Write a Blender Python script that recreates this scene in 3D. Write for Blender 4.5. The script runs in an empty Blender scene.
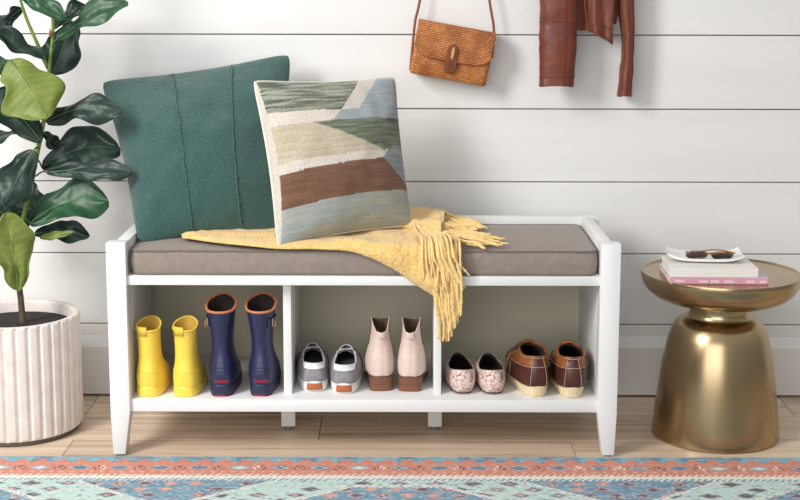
import bpy, bmesh, math, random
from mathutils import Vector, Matrix, noise
from mathutils.bvhtree import BVHTree
random.seed(7)
PI = math.pi
SC = bpy.context.scene
COL = SC.collection

# ------------------------------------------------------------------ camera model (used to measure positions)
F, TH, PY, H, ZF, ROLL = 1407.0, .1554, 192.1, 1.1603, 3.277, .0022
def ray(px, py):
    dx, dy = px-400, py-250
    c, s = math.cos(-ROLL), math.sin(-ROLL)
    u = dx*c-dy*s; v = dx*s+dy*c+250-PY
    c, s = math.cos(TH), math.sin(TH)
    return (u/F, c-v/F*s, -s-v/F*c)
def at(px, py, Y):
    r = ray(px, py); t = (Y+ZF)/r[1]
    return Vector((r[0]*t, Y, H+r[2]*t))
def atz(px, py, Z):
    r = ray(px, py); t = (Z-H)/r[2]
    return Vector((r[0]*t, r[1]*t-ZF, Z))

# ------------------------------------------------------------------ helpers
def lin(c):
    r = []
    for v in c[:3]:
        v /= 255.0
        r.append(v/12.92 if v <= .04045 else ((v+.055)/1.055)**2.4)
    return (r[0], r[1], r[2], 1.0)
def smooth(a, b, x):
    t = max(0, min(1, (x-a)/(b-a))); return t*t*(3-2*t)
def lerp(a, b, t): return a+(b-a)*t
def interp(tab, x):
    if x <= tab[0][0]: return tab[0][1]
    for (x0, y0), (x1, y1) in zip(tab, tab[1:]):
        if x <= x1:
            t = (x-x0)/(x1-x0); t = t*t*(3-2*t)
            return y0+(y1-y0)*t
    return tab[-1][1]
def ilin(tab, x):
    if x <= tab[0][0]: return tab[0][1]
    for (x0, y0), (x1, y1) in zip(tab, tab[1:]):
        if x <= x1: return y0+(y1-y0)*(x-x0)/(x1-x0)
    return tab[-1][1]
def nz(x, y=0, z=0): return noise.noise(Vector((x, y, z)))

MATS = {}
def mat(name, rgb, rough=.5, metal=0, vary=None, bump=None, attr=None, coat=0, sheen=0, stretch=None, spec=.5, aniso=0, sss=0, trans=0):
    """Principled surface; vary=(scale, rgb2, amount) mottles the colour, bump=(scale, strength, metres, kind)."""
    m = bpy.data.materials.new(name); m.use_nodes = True
    nt = m.node_tree; N = nt.nodes; L = nt.links
    b = N['Principled BSDF']
    b.inputs['Base Color'].default_value = lin(rgb)
    b.inputs['Roughness'].default_value = rough
    b.inputs['Metallic'].default_value = metal
    b.inputs['Specular IOR Level'].default_value = spec
    if coat: b.inputs['Coat Weight'].default_value = coat; b.inputs['Coat Roughness'].default_value = .15
    if sheen: b.inputs['Sheen Weight'].default_value = sheen; b.inputs['Sheen Roughness'].default_value = .5
    if aniso: b.inputs['Anisotropic'].default_value = aniso
    if trans:
        b.inputs['Transmission Weight'].default_value = trans
    if sss:
        b.inputs['Subsurface Weight'].default_value = sss; b.inputs['Subsurface Radius'].default_value = (.01, .01, .005)
    tc = N.new('ShaderNodeTexCoord'); mp = N.new('ShaderNodeMapping')
    L.new(tc.outputs['Object'], mp.inputs['Vector'])
    if stretch: mp.inputs['Scale'].default_value = stretch
    src = None
    if attr:
        a = N.new('ShaderNodeAttribute'); a.attribute_name = attr; src = a.outputs['Color']
    if vary:
        nzn = N.new('ShaderNodeTexNoise'); nzn.inputs['Scale'].default_value = vary[0]; nzn.inputs['Detail'].default_value = 5
        L.new(mp.outputs['Vector'], nzn.inputs['Vector'])
        rp = N.new('ShaderNodeMapRange'); rp.inputs['From Min'].default_value = .35; rp.inputs['From Max'].default_value = .65
        rp.inputs['To Max'].default_value = vary[2]
        L.new(nzn.outputs['Fac'], rp.inputs['Value'])
        mx = N.new('ShaderNodeMix'); mx.data_type = 'RGBA'
        L.new(rp.outputs['Result'], mx.inputs[0])
        if src is not None: L.new(src, mx.inputs[6])
        else: mx.inputs[6].default_value = lin(rgb)
        mx.inputs[7].default_value = lin(vary[1])
        src = mx.outputs[2]
    if src is not None: L.new(src, b.inputs['Base Color'])
    if bump:
        kind = bump[3] if len(bump) > 3 else 'noise'
        if kind == 'noise':
            t = N.new('ShaderNodeTexNoise'); t.inputs['Detail'].default_value = 4
        elif kind == 'voronoi':
            t = N.new('ShaderNodeTexVoronoi')
        else:
            t = N.new('ShaderNodeTexWave'); t.bands_direction = kind; t.inputs['Distortion'].default_value = 1.5
        t.inputs['Scale'].default_value = bump[0]
        L.new(mp.outputs['Vector'], t.inputs['Vector'])
        bp = N.new('ShaderNodeBump'); bp.inputs['Strength'].default_value = bump[1]; bp.inputs['Distance'].default_value = bump[2]
        L.new(t.outputs['Distance' if kind == 'voronoi' else ('Fac' if kind == 'noise' else 'Fac')], bp.inputs['Height'])
        L.new(bp.outputs['Normal'], b.inputs['Normal'])
    MATS[name] = m
    return m

def wmat(o):
    m = Matrix.Identity(4); chain = []
    while o is not None: chain.append(o); o = o.parent
    for p in reversed(chain):
        m = m @ (Matrix.Translation(p.location) @ p.rotation_euler.to_matrix().to_4x4())
    return m
def obj(name, bm, m, parent=None, smooth_=True, angle=40, world=False, kind=None, label=None, solid=0):
    """Link a bmesh as ONE mesh object (world=True: the mesh was drawn in scene coordinates)."""
    if world and parent is not None: bm.transform(wmat(parent).inverted())
    bmesh.ops.recalc_face_normals(bm, faces=bm.faces)
    me = bpy.data.meshes.new(name)
    lay = bm.loops.layers.float_color.get('x')
    bm.to_mesh(me); bm.free()
    if m is not None: me.materials.append(m)
    if smooth_:
        me.polygons.foreach_set('use_smooth', [True]*len(me.polygons))
        try: me.set_sharp_from_angle(angle=math.radians(angle))
        except Exception: pass
    o = bpy.data.objects.new(name, me); COL.objects.link(o)
    if parent is not None: o.parent = parent
    if kind: o['kind'] = kind
    if label: o['label'] = label
    if solid:
        md = o.modifiers.new('thickness', 'SOLIDIFY'); md.thickness = solid; md.offset = 0
    return o
def tag(o, label, cat, group=None):
    o['label'] = label; o['category'] = cat
    if group: o['group'] = group
    return o
def thing(name, label, cat, loc=(0, 0, 0), rotz=0, group=None, rot=None):
    o = bpy.data.objects.new(name, None); COL.objects.link(o); o.empty_display_size = .05
    o.location = loc; o.rotation_euler = rot if rot else (0, 0, rotz)
    return tag(o, label, cat, group)

def box(bm, x0, x1, y0, y1, z0, z1, bev=0, seg=2):
    r = bmesh.ops.create_cube(bm, size=1)
    vs = r['verts']
    for v in vs:
        v.co = Vector((lerp(x0, x1, v.co.x+.5), lerp(y0, y1, v.co.y+.5), lerp(z0, z1, v.co.z+.5)))
    if bev:
        es = list({e for v in vs for e in v.link_edges})
        bmesh.ops.bevel(bm, geom=es, offset=bev, segments=seg, affect='EDGES', profile=.5)
    return bm
def hexa(bm, bot, top, bev=0):
    """A solid from four bottom and four top points."""
    vs = [bm.verts.new(p) for p in list(bot)+list(top)]
    fs = [(3, 2, 1, 0), (4, 5, 6, 7), (0, 1, 5, 4), (1, 2, 6, 5), (2, 3, 7, 6), (3, 0, 4, 7)]
    for f in fs: bm.faces.new([vs[i] for i in f])
    if bev:
        bmesh.ops.bevel(bm, geom=list({e for v in vs for e in v.link_edges}), offset=bev, segments=2, affect='EDGES', profile=.5)
    return bm
def loft(bm, rings, cap0=True, cap1=True, closed=True):
    rv = [[bm.verts.new(p) for p in r] for r in rings]
    n = len(rings[0])
    for a, b in zip(rv, rv[1:]):
        for i in range(n if closed else n-1):
            j = (i+1) % n
            try: bm.faces.new((a[i], a[j], b[j], b[i]))
            except ValueError: pass
    if cap0 and closed: bm.faces.new(list(reversed(rv[0])))
    if cap1 and closed: bm.faces.new(rv[-1])
    return rv
def lathe(bm, prof, n=72, c=(0, 0), mod=None):
    rings = []
    for r, z in prof:
        rings.append([(c[0]+(r+(mod(2*PI*i/n, r, z) if mod else 0))*math.cos(2*PI*i/n), c[1]+(r+(mod(2*PI*i/n, r, z) if mod else 0))*math.sin(2*PI*i/n), z) for i in range(n)])
    return loft(bm, rings)
def catmull(pts, k):
    """Smooth a list of points with k steps per span."""
    out = []; n = len(pts)
    P = [Vector(p) for p in pts]
    for i in range(n-1):
        p0, p1, p2, p3 = P[max(i-1, 0)], P[i], P[i+1], P[min(i+2, n-1)]
        for j in range(k):
            t = j/k
            out.append(.5*((2*p1)+(p2-p0)*t+(2*p0-5*p1+4*p2-p3)*t*t+(3*p1-p0-3*p2+p3)*t**3))
    out.append(P[-1])
    return out
def tube(bm, path, rad, n=8, flat=1.0, cap=True, fdir=None):
    """Tube along a path; rad number or list; flat<1 squashes it across fdir."""
    P = [Vector(p) for p in path]
    m = len(P); rings = []
    up = Vector(fdir) if fdir else None
    prev = None
    for i in range(m):
        d = (P[min(i+1, m-1)]-P[max(i-1, 0)])
        if d.length < 1e-9: d = Vector((0, 0, 1))
        d.normalize()
        if up is not None: a = up-d*up.dot(d)
        elif prev is not None: a = prev-d*prev.dot(d)
        else:
            a = Vector((0, 0, 1)) if abs(d.z) < .9 else Vector((1, 0, 0)); a = a-d*a.dot(d)
        if a.length < 1e-6: a = d.orthogonal()
        a.normalize(); prev = a; b = d.cross(a)
        r = rad[i] if isinstance(rad, (list, tuple)) else rad
        rings.append([P[i]+a*(r*flat*math.cos(2*PI*k/n))+b*(r*math.sin(2*PI*k/n)) for k in range(n)])
    loft(bm, rings, cap, cap)
    return bm
def grid(bm, fn, nu, nv):
    g = [[bm.verts.new(fn(i/nu, j/nv)) for j in range(nv+1)] for i in range(nu+1)]
    for i in range(nu):
        for j in range(nv):
            bm.faces.new((g[i][j], g[i+1][j], g[i+1][j+1], g[i][j+1]))
    return g
def color_points(o, cols, name='Col'):
    a = o.data.color_attributes.new(name, 'FLOAT_COLOR', 'POINT')
    flat = []
    for c in cols: flat.extend(c)
    a.data.foreach_set('color', flat)

# ------------------------------------------------------------------ materials
M = dict(
    wall=mat('wall_paint', (232, 232, 231), .55, vary=(3, (224, 224, 223), .5), stretch=(.4, 1, 6), bump=(40, .08, .002)),
    gap=mat('wall_gap', (120, 114, 108), .8),
    base=mat('baseboard_paint', (228, 227, 224), .45),
    bench=mat('white_lacquer', (231, 231, 230), .38, vary=(2, (228, 228, 227), .5)),
    benchback=mat('shade_toned_backing_board', (204, 197, 176), .6, vary=(4, (197, 190, 169), .5)),  # white panel toned grey-beige, the cubby shade put into its colour
    glide=mat('grey_plastic_glide', (120, 120, 122), .5),
    cushion=mat('taupe_canvas', (144, 132, 123), .85, vary=(60, (130, 119, 110), .6), bump=(420, .25, .001), sheen=.15),
    piping=mat('taupe_piping', (116, 107, 101), .85),
    teal=mat('teal_woven_wool', (56, 97, 92), .95, vary=(130, (42, 80, 76), .9), bump=(210, 1.0, .005), sheen=.3, stretch=(1, 1, 2.2)),
    kilim=mat('kilim_weave', (200, 190, 170), .95, attr='Col', vary=(260, (140, 130, 112), .14), bump=(260, 1.0, .006), sheen=.2, stretch=(1, 1, 2.5)),
    creamcloth=mat('cream_cotton', (226, 218, 204), .9, bump=(300, .3, .001)),
    throw=mat('yellow_boucle', (244, 208, 136), .95, vary=(120, (228, 184, 104), .8), bump=(170, 1.0, .006, 'noise'), sheen=.4),
    fringe=mat('yellow_yarn', (247, 216, 148), .9, vary=(160, (232, 190, 112), .8), bump=(500, .8, .002), sheen=.4),
    brass=mat('brushed_brass', (184, 162, 126), .25, metal=1, vary=(14, (160, 136, 100), .6), stretch=(1, 1, .25), aniso=.3),
    leaf=mat('dark_leaf', (32, 62, 48), .46, attr='Col', bump=(60, .1, .002)),
    leaf2=mat('mid_leaf', (38, 82, 52), .44, attr='Col', bump=(60, .1, .002)),
    young=mat('young_leaf', (146, 166, 66), .55, attr='Col', bump=(60, .2, .002)),
    rib=mat('leaf_midrib', (96, 120, 62), .5),
    ribd=mat('dark_midrib', (64, 94, 58), .5),
    stem=mat('green_stem', (118, 142, 62), .55, vary=(30, (92, 116, 48), .8)),
    bark=mat('brown_trunk', (96, 80, 66), .8, vary=(60, (66, 54, 44), .9), bump=(90, .6, .004)),
    bud=mat('brown_bud', (150, 84, 56), .6),
    pot=mat('white_terracotta', (222, 211, 205), .75, vary=(26, (232, 224, 219), .9), bump=(120, .2, .002)),
    potbase=mat('dark_base_ring', (92, 84, 78), .7),
    soil=mat('dark_soil', (38, 34, 34), .95, bump=(70, 1, .01)),
    rattan=None,
    strap=mat('brown_strap_leather', (132, 72, 44), .55),
    clasp=mat('brown_clasp_leather', (122, 66, 32), .4, vary=(40, (98, 50, 24), .7)),
    toggle=mat('cane_toggle', (202, 148, 94), .45),
    jacket=mat('cognac_leather', (118, 59, 41), .42, vary=(18, (98, 46, 32), .8), bump=(90, .35, .003)),
    jacketseam=mat('jacket_seam_leather', (100, 48, 34), .5),
    zip=mat('brass_zip', (190, 160, 110), .3, metal=1),
    yellow=mat('yellow_rubber', (247, 214, 82), .3, coat=.3, vary=(10, (240, 204, 70), .6)),
    yellowin=mat('yellow_boot_lining', (196, 158, 66), .8),
    navy=mat('navy_rubber', (40, 45, 82), .36, coat=.15, vary=(12, (33, 37, 68), .6)),
    navysole=mat('navy_sole_rubber', (36, 44, 72), .5),
    navyin=mat('dark_boot_lining', (48, 38, 36), .9),
    tan=mat('tan_trim', (196, 122, 78), .6),
    red=mat('red_rubber', (176, 36, 56), .5),
    redtext=mat('red_lettering', (206, 48, 62), .5),
    metal=mat('steel_buckle', (190, 190, 192), .3, metal=1),
    grey=mat('grey_canvas', (146, 142, 146), .85, vary=(90, (124, 120, 124), .8), bump=(420, .4, .001)),
    greydark=mat('dark_grey_suede', (104, 96, 94), .9, vary=(60, (88, 80, 80), .8), bump=(300, .3, .001)),
    white=mat('white_rubber', (236, 234, 230), .5),
    whitecloth=mat('white_leather', (230, 230, 234), .6),
    sneakin=mat('charcoal_lining', (52, 52, 62), .9),
    patch=mat('brown_heel_patch', (176, 100, 58), .6),
    lace=mat('grey_white_laces', (206, 206, 212), .8),
    beige=mat('beige_suede', (224, 203, 191), .8, vary=(30, (210, 186, 172), .8), bump=(260, .25, .001), sheen=.2),
    beigein=mat('brown_boot_lining', (112, 88, 72), .8),
    stack=mat('stacked_leather_heel', (136, 88, 62), .45, vary=(9, (98, 58, 40), .9), stretch=(.3, .3, 22)),
    snake=None,
    flatin=mat('dark_brown_lining', (50, 34, 32), .85),
    flatsole=mat('flat_brown_sole', (112, 88, 76), .7),
    tanleather=mat('tan_leather', (162, 94, 48), .4, vary=(30, (112, 60, 32), .9), bump=(80, .25, .002)),
    darkleather=mat('oxblood_leather', (80, 40, 33), .33, vary=(18, (66, 32, 28), .8), bump=(90, .2, .002)),
    stitch=mat('cream_stitching', (222, 200, 168), .8),
    crepe=mat('cream_crepe_sole', (232, 212, 174), .75, bump=(150, .3, .002)),
    paper=mat('book_pages', (238, 236, 228), .8, bump=(300, .3, .001), stretch=(1, 1, 9)),
    bookwhite=mat('white_book_cover', (234, 231, 224), .55),
    bookpink=mat('pink_book_cover', (212, 150, 170), .5, vary=(16, (226, 176, 192), .6)),
    booklilac=mat('lilac_book_cover', (222, 206, 222), .5, vary=(26, (96, 82, 104), .25)),
    booktext=mat('white_spine_lettering', (244, 232, 236), .6),
    tray=mat('white_marble', (240, 239, 236), .3, vary=(16, (206, 206, 206), .45)),
    lens=mat('smoke_lens', (44, 42, 52), .12, coat=.5),
    lensamber=mat('amber_lens', (96, 64, 34), .12, coat=.5, vary=(60, (44, 34, 34), .9)),
    tort=mat('tortoiseshell', (170, 112, 40), .25, vary=(70, (44, 30, 26), 1.0), coat=.5),
)

def weave_mat(name, c1, c2, sx, sz, rough=.6):
    """Open rattan weave: staggered bricks of cane over dark joints, in the object's XZ plane."""
    m = bpy.data.materials.new(name); m.use_nodes = True
    nt = m.node_tree; N = nt.nodes; L = nt.links; b = N['Principled BSDF']; b.inputs['Roughness'].default_value = rough
    tc = N.new('ShaderNodeTexCoord'); sep = N.new('ShaderNodeSeparateXYZ'); cmb = N.new('ShaderNodeCombineXYZ')
    L.new(tc.outputs['Object'], sep.inputs[0])
    ad = N.new('ShaderNodeMath'); ad.operation = 'ADD'; L.new(sep.outputs['X'], ad.inputs[0]); L.new(sep.outputs['Y'], ad.inputs[1])
    L.new(ad.outputs[0], cmb.inputs['X']); L.new(sep.outputs['Z'], cmb.inputs['Y'])
    br = N.new('ShaderNodeTexBrick'); br.inputs['Scale'].default_value = 1
    br.inputs['Brick Width'].default_value = sx; br.inputs['Row Height'].default_value = sz
    br.inputs['Mortar Size'].default_value = sz*.16; br.inputs['Mortar Smooth'].default_value = .6
    br.inputs['Color1'].default_value = lin(c1); br.inputs['Color2'].default_value = lin(c2); br.inputs['Mortar'].default_value = lin((136, 78, 38))
    L.new(cmb.outputs[0], br.inputs['Vector'])
    n = N.new('ShaderNodeTexNoise'); n.inputs['Scale'].default_value = 22; L.new(tc.outputs['Object'], n.inputs['Vector'])
    mx = N.new('ShaderNodeMix'); mx.data_type = 'RGBA'; mx.blend_type = 'MULTIPLY'; mx.inputs[0].default_value = .6
    cr = N.new('ShaderNodeValToRGB'); cr.color_ramp.elements[0].position = .35; cr.color_ramp.elements[0].color = lin((176, 140, 112)); cr.color_ramp.elements[1].position = .6; cr.color_ramp.elements[1].color = (1, 1, 1, 1)
    L.new(n.outputs['Fac'], cr.inputs[0]); L.new(br.outputs['Color'], mx.inputs[6]); L.new(cr.outputs[0], mx.inputs[7])
    L.new(mx.outputs[2], b.inputs['Base Color'])
    bp = N.new('ShaderNodeBump'); bp.invert = True; bp.inputs['Strength'].default_value = .9; bp.inputs['Distance'].default_value = .002
    L.new(br.outputs['Fac'], bp.inputs['Height']); L.new(bp.outputs['Normal'], b.inputs['Normal'])
    return m
M['rattan'] = weave_mat('rattan_weave', (224, 152, 88), (200, 122, 64), .0085, .0056)
def snake_mat():
    m = bpy.data.materials.new('snakeskin_print'); m.use_nodes = True
    nt = m.node_tree; N = nt.nodes; L = nt.links; b = N['Principled BSDF']; b.inputs['Roughness'].default_value = .45
    tc = N.new('ShaderNodeTexCoord')
    v = N.new('ShaderNodeTexVoronoi'); v.inputs['Scale'].default_value = 190; v.feature = 'DISTANCE_TO_EDGE'; L.new(tc.outputs['Object'], v.inputs['Vector'])
    n = N.new('ShaderNodeTexNoise'); n.inputs['Scale'].default_value = 105; n.inputs['Detail'].default_value = 6; n.inputs['Distortion'].default_value = 1.2; L.new(tc.outputs['Object'], n.inputs['Vector'])
    cr = N.new('ShaderNodeValToRGB'); e = cr.color_ramp.elements
    e[0].position = .33; e[0].color = lin((120, 92, 96)); e[1].position = .58; e[1].color = lin((240, 224, 216))
    k = e.new(.43); k.color = lin((220, 188, 178))
    L.new(n.outputs['Fac'], cr.inputs[0])
    c2 = N.new('ShaderNodeValToRGB'); c2.color_ramp.elements[0].color = lin((190, 150, 142)); c2.color_ramp.elements[1].position = .12; c2.color_ramp.elements[1].color = (1, 1, 1, 1)
    L.new(v.outputs['Distance'], c2.inputs[0])
    mx = N.new('ShaderNodeMix'); mx.data_type = 'RGBA'; mx.blend_type = 'MULTIPLY'; mx.inputs[0].default_value = .8
    L.new(cr.outputs[0], mx.inputs[6]); L.new(c2.outputs[0], mx.inputs[7]); L.new(mx.outputs[2], b.inputs['Base Color'])
    bp = N.new('ShaderNodeBump'); bp.inputs['Strength'].default_value = .3; bp.inputs['Distance'].default_value = .001
    L.new(v.outputs['Distance'], bp.inputs['Height']); L.new(bp.outputs['Normal'], b.inputs['Normal'])
    return m
M['snake'] = snake_mat()
def plank_mat():
    m = bpy.data.materials.new('oak_planks'); m.use_nodes = True
    nt = m.node_tree; N = nt.nodes; L = nt.links; b = N['Principled BSDF']; b.inputs['Roughness'].default_value = .42
    tc = N.new('ShaderNodeTexCoord'); at_ = N.new('ShaderNodeAttribute'); at_.attribute_name = 'Col'
    mp = N.new('ShaderNodeMapping'); mp.inputs['Scale'].default_value = (1.2, 26, 1); L.new(tc.outputs['Object'], mp.inputs['Vector'])
    ad = N.new('ShaderNodeVectorMath'); ad.operation = 'MULTIPLY_ADD'; ad.inputs[1].default_value = (37, 53, 11)
    L.new(at_.outputs['Color'], ad.inputs[0]); L.new(mp.outputs['Vector'], ad.inputs[2])
    n = N.new('ShaderNodeTexNoise'); n.inputs['Scale'].default_value = 1.6; n.inputs['Detail'].default_value = 7; n.inputs['Distortion'].default_value = .7
    L.new(ad.outputs[0], n.inputs['Vector'])
    cr = N.new('ShaderNodeValToRGB'); e = cr.color_ramp.elements
    e[0].position = .32; e[0].color = lin((184, 156, 131)); e[1].position = .70; e[1].color = lin((226, 206, 184)); k = e.new(.46); k.color = lin((211, 187, 162))
    L.new(n.outputs['Fac'], cr.inputs[0])
    mx = N.new('ShaderNodeMix'); mx.data_type = 'RGBA'; mx.blend_type = 'MULTIPLY'; mx.inputs[0].default_value = 1
    L.new(cr.outputs[0], mx.inputs[6]); L.new(at_.outputs['Color'], mx.inputs[7]); L.new(mx.outputs[2], b.inputs['Base Color'])
    bp = N.new('ShaderNodeBump'); bp.inputs['Strength'].default_value = .15; bp.inputs['Distance'].default_value = .002
    L.new(n.outputs['Fac'], bp.inputs['Height']); L.new(bp.outputs['Normal'], b.inputs['Normal'])
    return m
M['plank'] = plank_mat()

# ------------------------------------------------------------------ the setting
WY = .50
bm = bmesh.new()
z0, s = .9941, .1985
edges = [z0+s*k for k in range(8, -1, -1)]+[z0-s*i for i in range(1, 5)]+[0.0]
edges = sorted(set(round(e, 5) for e in edges))
for a, b in zip(edges, edges[1:]):
    box(bm, -2.6, 2.6, WY, WY+.018, a+.0015, b-.0015, .0012, 1)
w = obj('wall_back', bm, M['wall'], smooth_=False, kind='structure')
bm = bmesh.new(); box(bm, -2.6, 2.6, WY+.012, WY+.06, -.02, 2.6)
obj('wall_backing', bm, M['gap'], smooth_=False, kind='structure')
bm = bmesh.new()
prof = [(WY-.001, .167), (WY-.022, .139), (WY-.022, .006), (WY-.001, .006)]
loft(bm, [[(-2.6, y, z) for y, z in prof], [(2.6, y, z) for y, z in prof]])
obj('baseboard_back', bm, M['base'], smooth_=False, kind='structure')

ys = [atz(400, 416, 0).y, atz(400, 440, 0).y]
pw = ys[0]-ys[1]
bm = bmesh.new(); pcol = []
joint = {0: [atz(68, 448, 0).x, atz(574, 450, 0).x], 1: [atz(321, 425, 0).x, atz(-300, 425, 0).x], 2: [atz(93, 404, 0).x, atz(790, 410, 0).x]}
rnd = random.Random(3)
for r in range(-12, 5):
    y0 = ys[1]+pw*(r-1); y1 = y0+pw
    xs = sorted(joint[r]) if r in joint else [rnd.uniform(-1.6, -.4), rnd.uniform(.2, 1.2)]
    xs = [-2.6]+xs+[2.6]
    for a, b in zip(xs, xs[1:]):
        n0 = len(bm.verts)
        box(bm, a+.0008, b-.0008, y0+.0007, y1-.0007, -.02, 0, .0009, 1)
        g = rnd.uniform(.90, 1.04); t = rnd.uniform(-.03, .03)
        pcol += [(g*(1+t), g, g*(1-t), 1)]*(len(bm.verts)-n0)
fl = obj('floor', bm, M['plank'], smooth_=False, kind='structure')
color_points(fl, pcol)
bm = bmesh.new(); box(bm, -2.6, 2.6, -3.2, 1.2, -.06, -.012)
obj('floor_underlay', bm, mat('floor_joint', (84, 62, 46), .9), smooth_=False, kind='structure')

# ------------------------------------------------------------------ rug
RY0, RX0, RX1 = -.028, -1.36, 1.36
S_ = lambda *c: lin(c)
C_BLUE, C_BLUE2, C_OR, C_OR2, C_CREAM, C_MINT, C_DARK, C_PINK, C_PALE, C_NAVY = (
    S_(112, 164, 184), S_(80, 132, 162), S_(210, 108, 78), S_(220, 138, 110), S_(236, 231, 218), S_(188, 214, 206),
    S_(74, 58, 82), S_(214, 158, 146), S_(176, 200, 204), S_(62, 84, 126))
def mixc(a, b, t): return tuple(a[i]+(b[i]-a[i])*t for i in range(3))+(1,)
def loz(x, d, cx, cd, rx, rd): return abs(x-cx)/rx+abs(d-cd)/rd
def cells(x, period, off=0):
    q = (x-off)/period; k = math.floor(q+.5); return k, (q-k)*period
def hsh(*a): return (math.sin(sum((i+1)*12.9898*v for i, v in enumerate(a)))*43758.5453) % 1
def rug_col(x, d, fine=True):
    wx = x+.0025*nz(x*90, d*90, 1); wd = d+.002*nz(x*70, d*70, 5)
    c = None
    if wd < .118:
        k, lx = cells(wx, .0485, .02)
        tri = .040-.026*max(0, 1-abs(lx)/.0215)
        if wd < tri:
            c = C_BLUE2 if hsh(k, 3) > .5 else C_BLUE
            if nz(x*30, d*140, 9) > .12: c = mixc(c, C_PALE, .55)
        else:
            c = mixc(C_OR, C_OR2, .5+.5*nz(x*25, d*60, 2))
            k, lx = cells(wx, .094, .0)
            v = abs(lx)/.030+abs(wd-.076)/.017
            kk = int(hsh(k, 1)*3)
            if v < .45: c = (C_NAVY, C_BLUE2, C_CREAM)[kk]
            elif v < .8: c = (C_PALE, C_NAVY, C_PALE)[kk]
            elif v < 1: c = (C_DARK, C_PALE, C_BLUE)[kk]
            # bracket figures between the lozenges
            for sg in (-1, 1):
                bx_ = lx-sg*.040; bd = wd-.076
                rr = math.hypot(bx_/.0075, bd/.016)
                if .5 < rr < 1.0 and not (bx_*bd*sg > 0 and abs(bd) > .004): c = C_DARK if hsh(k, sg, 7) > .35 else C_CREAM
            k2, l2 = cells(wx, .0235, .01)
            if abs(wd-.050)/.006+abs(l2)/.009 < 1: c = mixc(C_OR, C_PINK, .7)
            if abs(wd-.104)/.006+abs(l2)/.006 < 1: c = mixc(C_OR2, C_CREAM, .35)
    elif wd < .160:
        q = ((wx+.8*(wd-.118))/.0150) % 1
        if wd < .131: c = C_CREAM if q < .5 else C_OR
        elif wd < .146: c = C_CREAM
        else: c = C_CREAM if q < .5 else C_BLUE2
    else:
        # field: a pale zigzag ribbon between blue lozenges, edged with a cream dotted line
        P = 1.02; q = (x-(-.515)) % P; ph = abs(q-P/2)/(P/2)          # ph 1 at the blue triangles from the border, 0 at the domes
        e1 = .165+.36*(ph-.56)                                            # lower edge of the border triangles
        e2 = max(.186, .172+.36*(ph-.16))                                 # upper edge of the domes
        e1 = min(e1, .33)
        dd = wd
        rep = .56
        m = (dd-.16) % rep+.16
        stripes = ((x*1.0+dd)/.014) % 1
        if m < e1-.008: zone = 'b'
        elif m < e1+.008: zone = 'l'
        elif m > e2+.016 and m < e2+.36: zone = 'b'
        elif abs(m-e2-.008) < .009: zone = 'l'
        else: zone = 'm'
        if zone == 'l': c = C_CREAM if stripes < .62 else mixc(C_BLUE, C_MINT, .3)
        else:
            base = C_MINT if zone == 'm' else mixc(mixc(C_NAVY, C_BLUE2, .75), C_BLUE, max(0, min(1, .45+.9*nz(x*22, d*90, 3))))
            c = base
            row = math.floor((m-.16)/.036); ro = (row % 2)*.042
            k, lx = cells(wx, .084 if zone == 'm' else .058, ro+.01*row)
            cd = .16+row*.036+.019
            v = abs(lx)/(.026 if zone == 'm' else .022)+abs(m-cd)/.0165
            h = hsh(k, row, 2.3)
            if h > .12:
                if v < .38: c = C_PINK if h < .75 else C_DARK
                elif v < .72: c = (C_DARK if h > .5 else (C_OR2 if zone == 'b' else C_NAVY))
                elif v < 1: c = mixc(base, (C_PINK if zone == 'b' else C_DARK), .8 if h > .5 else .45)
    if d > .16:
        q_ = nz(x*75, d*120, 21)
        if q_ > .30: c = mixc(c, C_DARK if nz(x*20, d*30, 5) > 0 else C_PINK, min(.7, (q_-.30)*5))
        elif q_ < -.32: c = mixc(c, C_CREAM, .4)
    elif .048 < d < .112 and nz(x*70, d*140, 31) > .28: c = mixc(c, C_PINK, .4)
    wear = .5+.5*nz(x*160, d*260, 4)
    c = mixc(c, mixc(C_PALE, C_CREAM, .5), .05+.16*wear)
    g = .93+.16*nz(x*200, d*260, 8)+.10*nz(x*60, d*160, 6)
    return (c[0]*g, c[1]*g, c[2]*g, 1)
bm = bmesh.new(); rc = []
ds = [i*.0032 for i in range(0, 131)]
ds += [ds[-1]+.02*i for i in range(1, 50)]
nx = 900
rows = []
for d in ds:
    row = []
    for i in range(nx+1):
        x = RX0+(RX1-RX0)*i/nx
        row.append(bm.verts.new((x, RY0-d+(.0012*nz(x*40, 1) if d == 0 else 0), .0055+.0012*nz(x*150, d*150)))); rc.append(rug_col(x, d))
    rows.append(row)
for a, b in zip(rows, rows[1:]):
    for i in range(nx): bm.faces.new((a[i], b[i], b[i+1], a[i+1]))
edge = [bm.verts.new((v.co.x, v.co.y+.001, .0006)) for v in rows[0]]
rc += [rc[i] for i in range(nx+1)]
for i in range(nx): bm.faces.new((edge[i], rows[0][i], rows[0][i+1], edge[i+1]))
for side in (0, nx):
    col = [r[side] for r in rows]
    lo = [bm.verts.new((v.co.x, v.co.y, .0006)) for v in col]
    rc += [rug_col(v.co.x, RY0-v.co.y) for v in col]
    for i in range(len(col)-1): bm.faces.new((col[i], col[i+1], lo[i+1], lo[i]))
m_rug = mat('kilim_rug', (200, 200, 200), .95, attr='Col', bump=(420, .5, .002))
rug = obj('area_rug', bm, m_rug, smooth_=True)
color_points(rug, rc)
tag(rug, 'blue, coral and mint patterned flat woven rug on the floor before the bench', 'rug')

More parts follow.
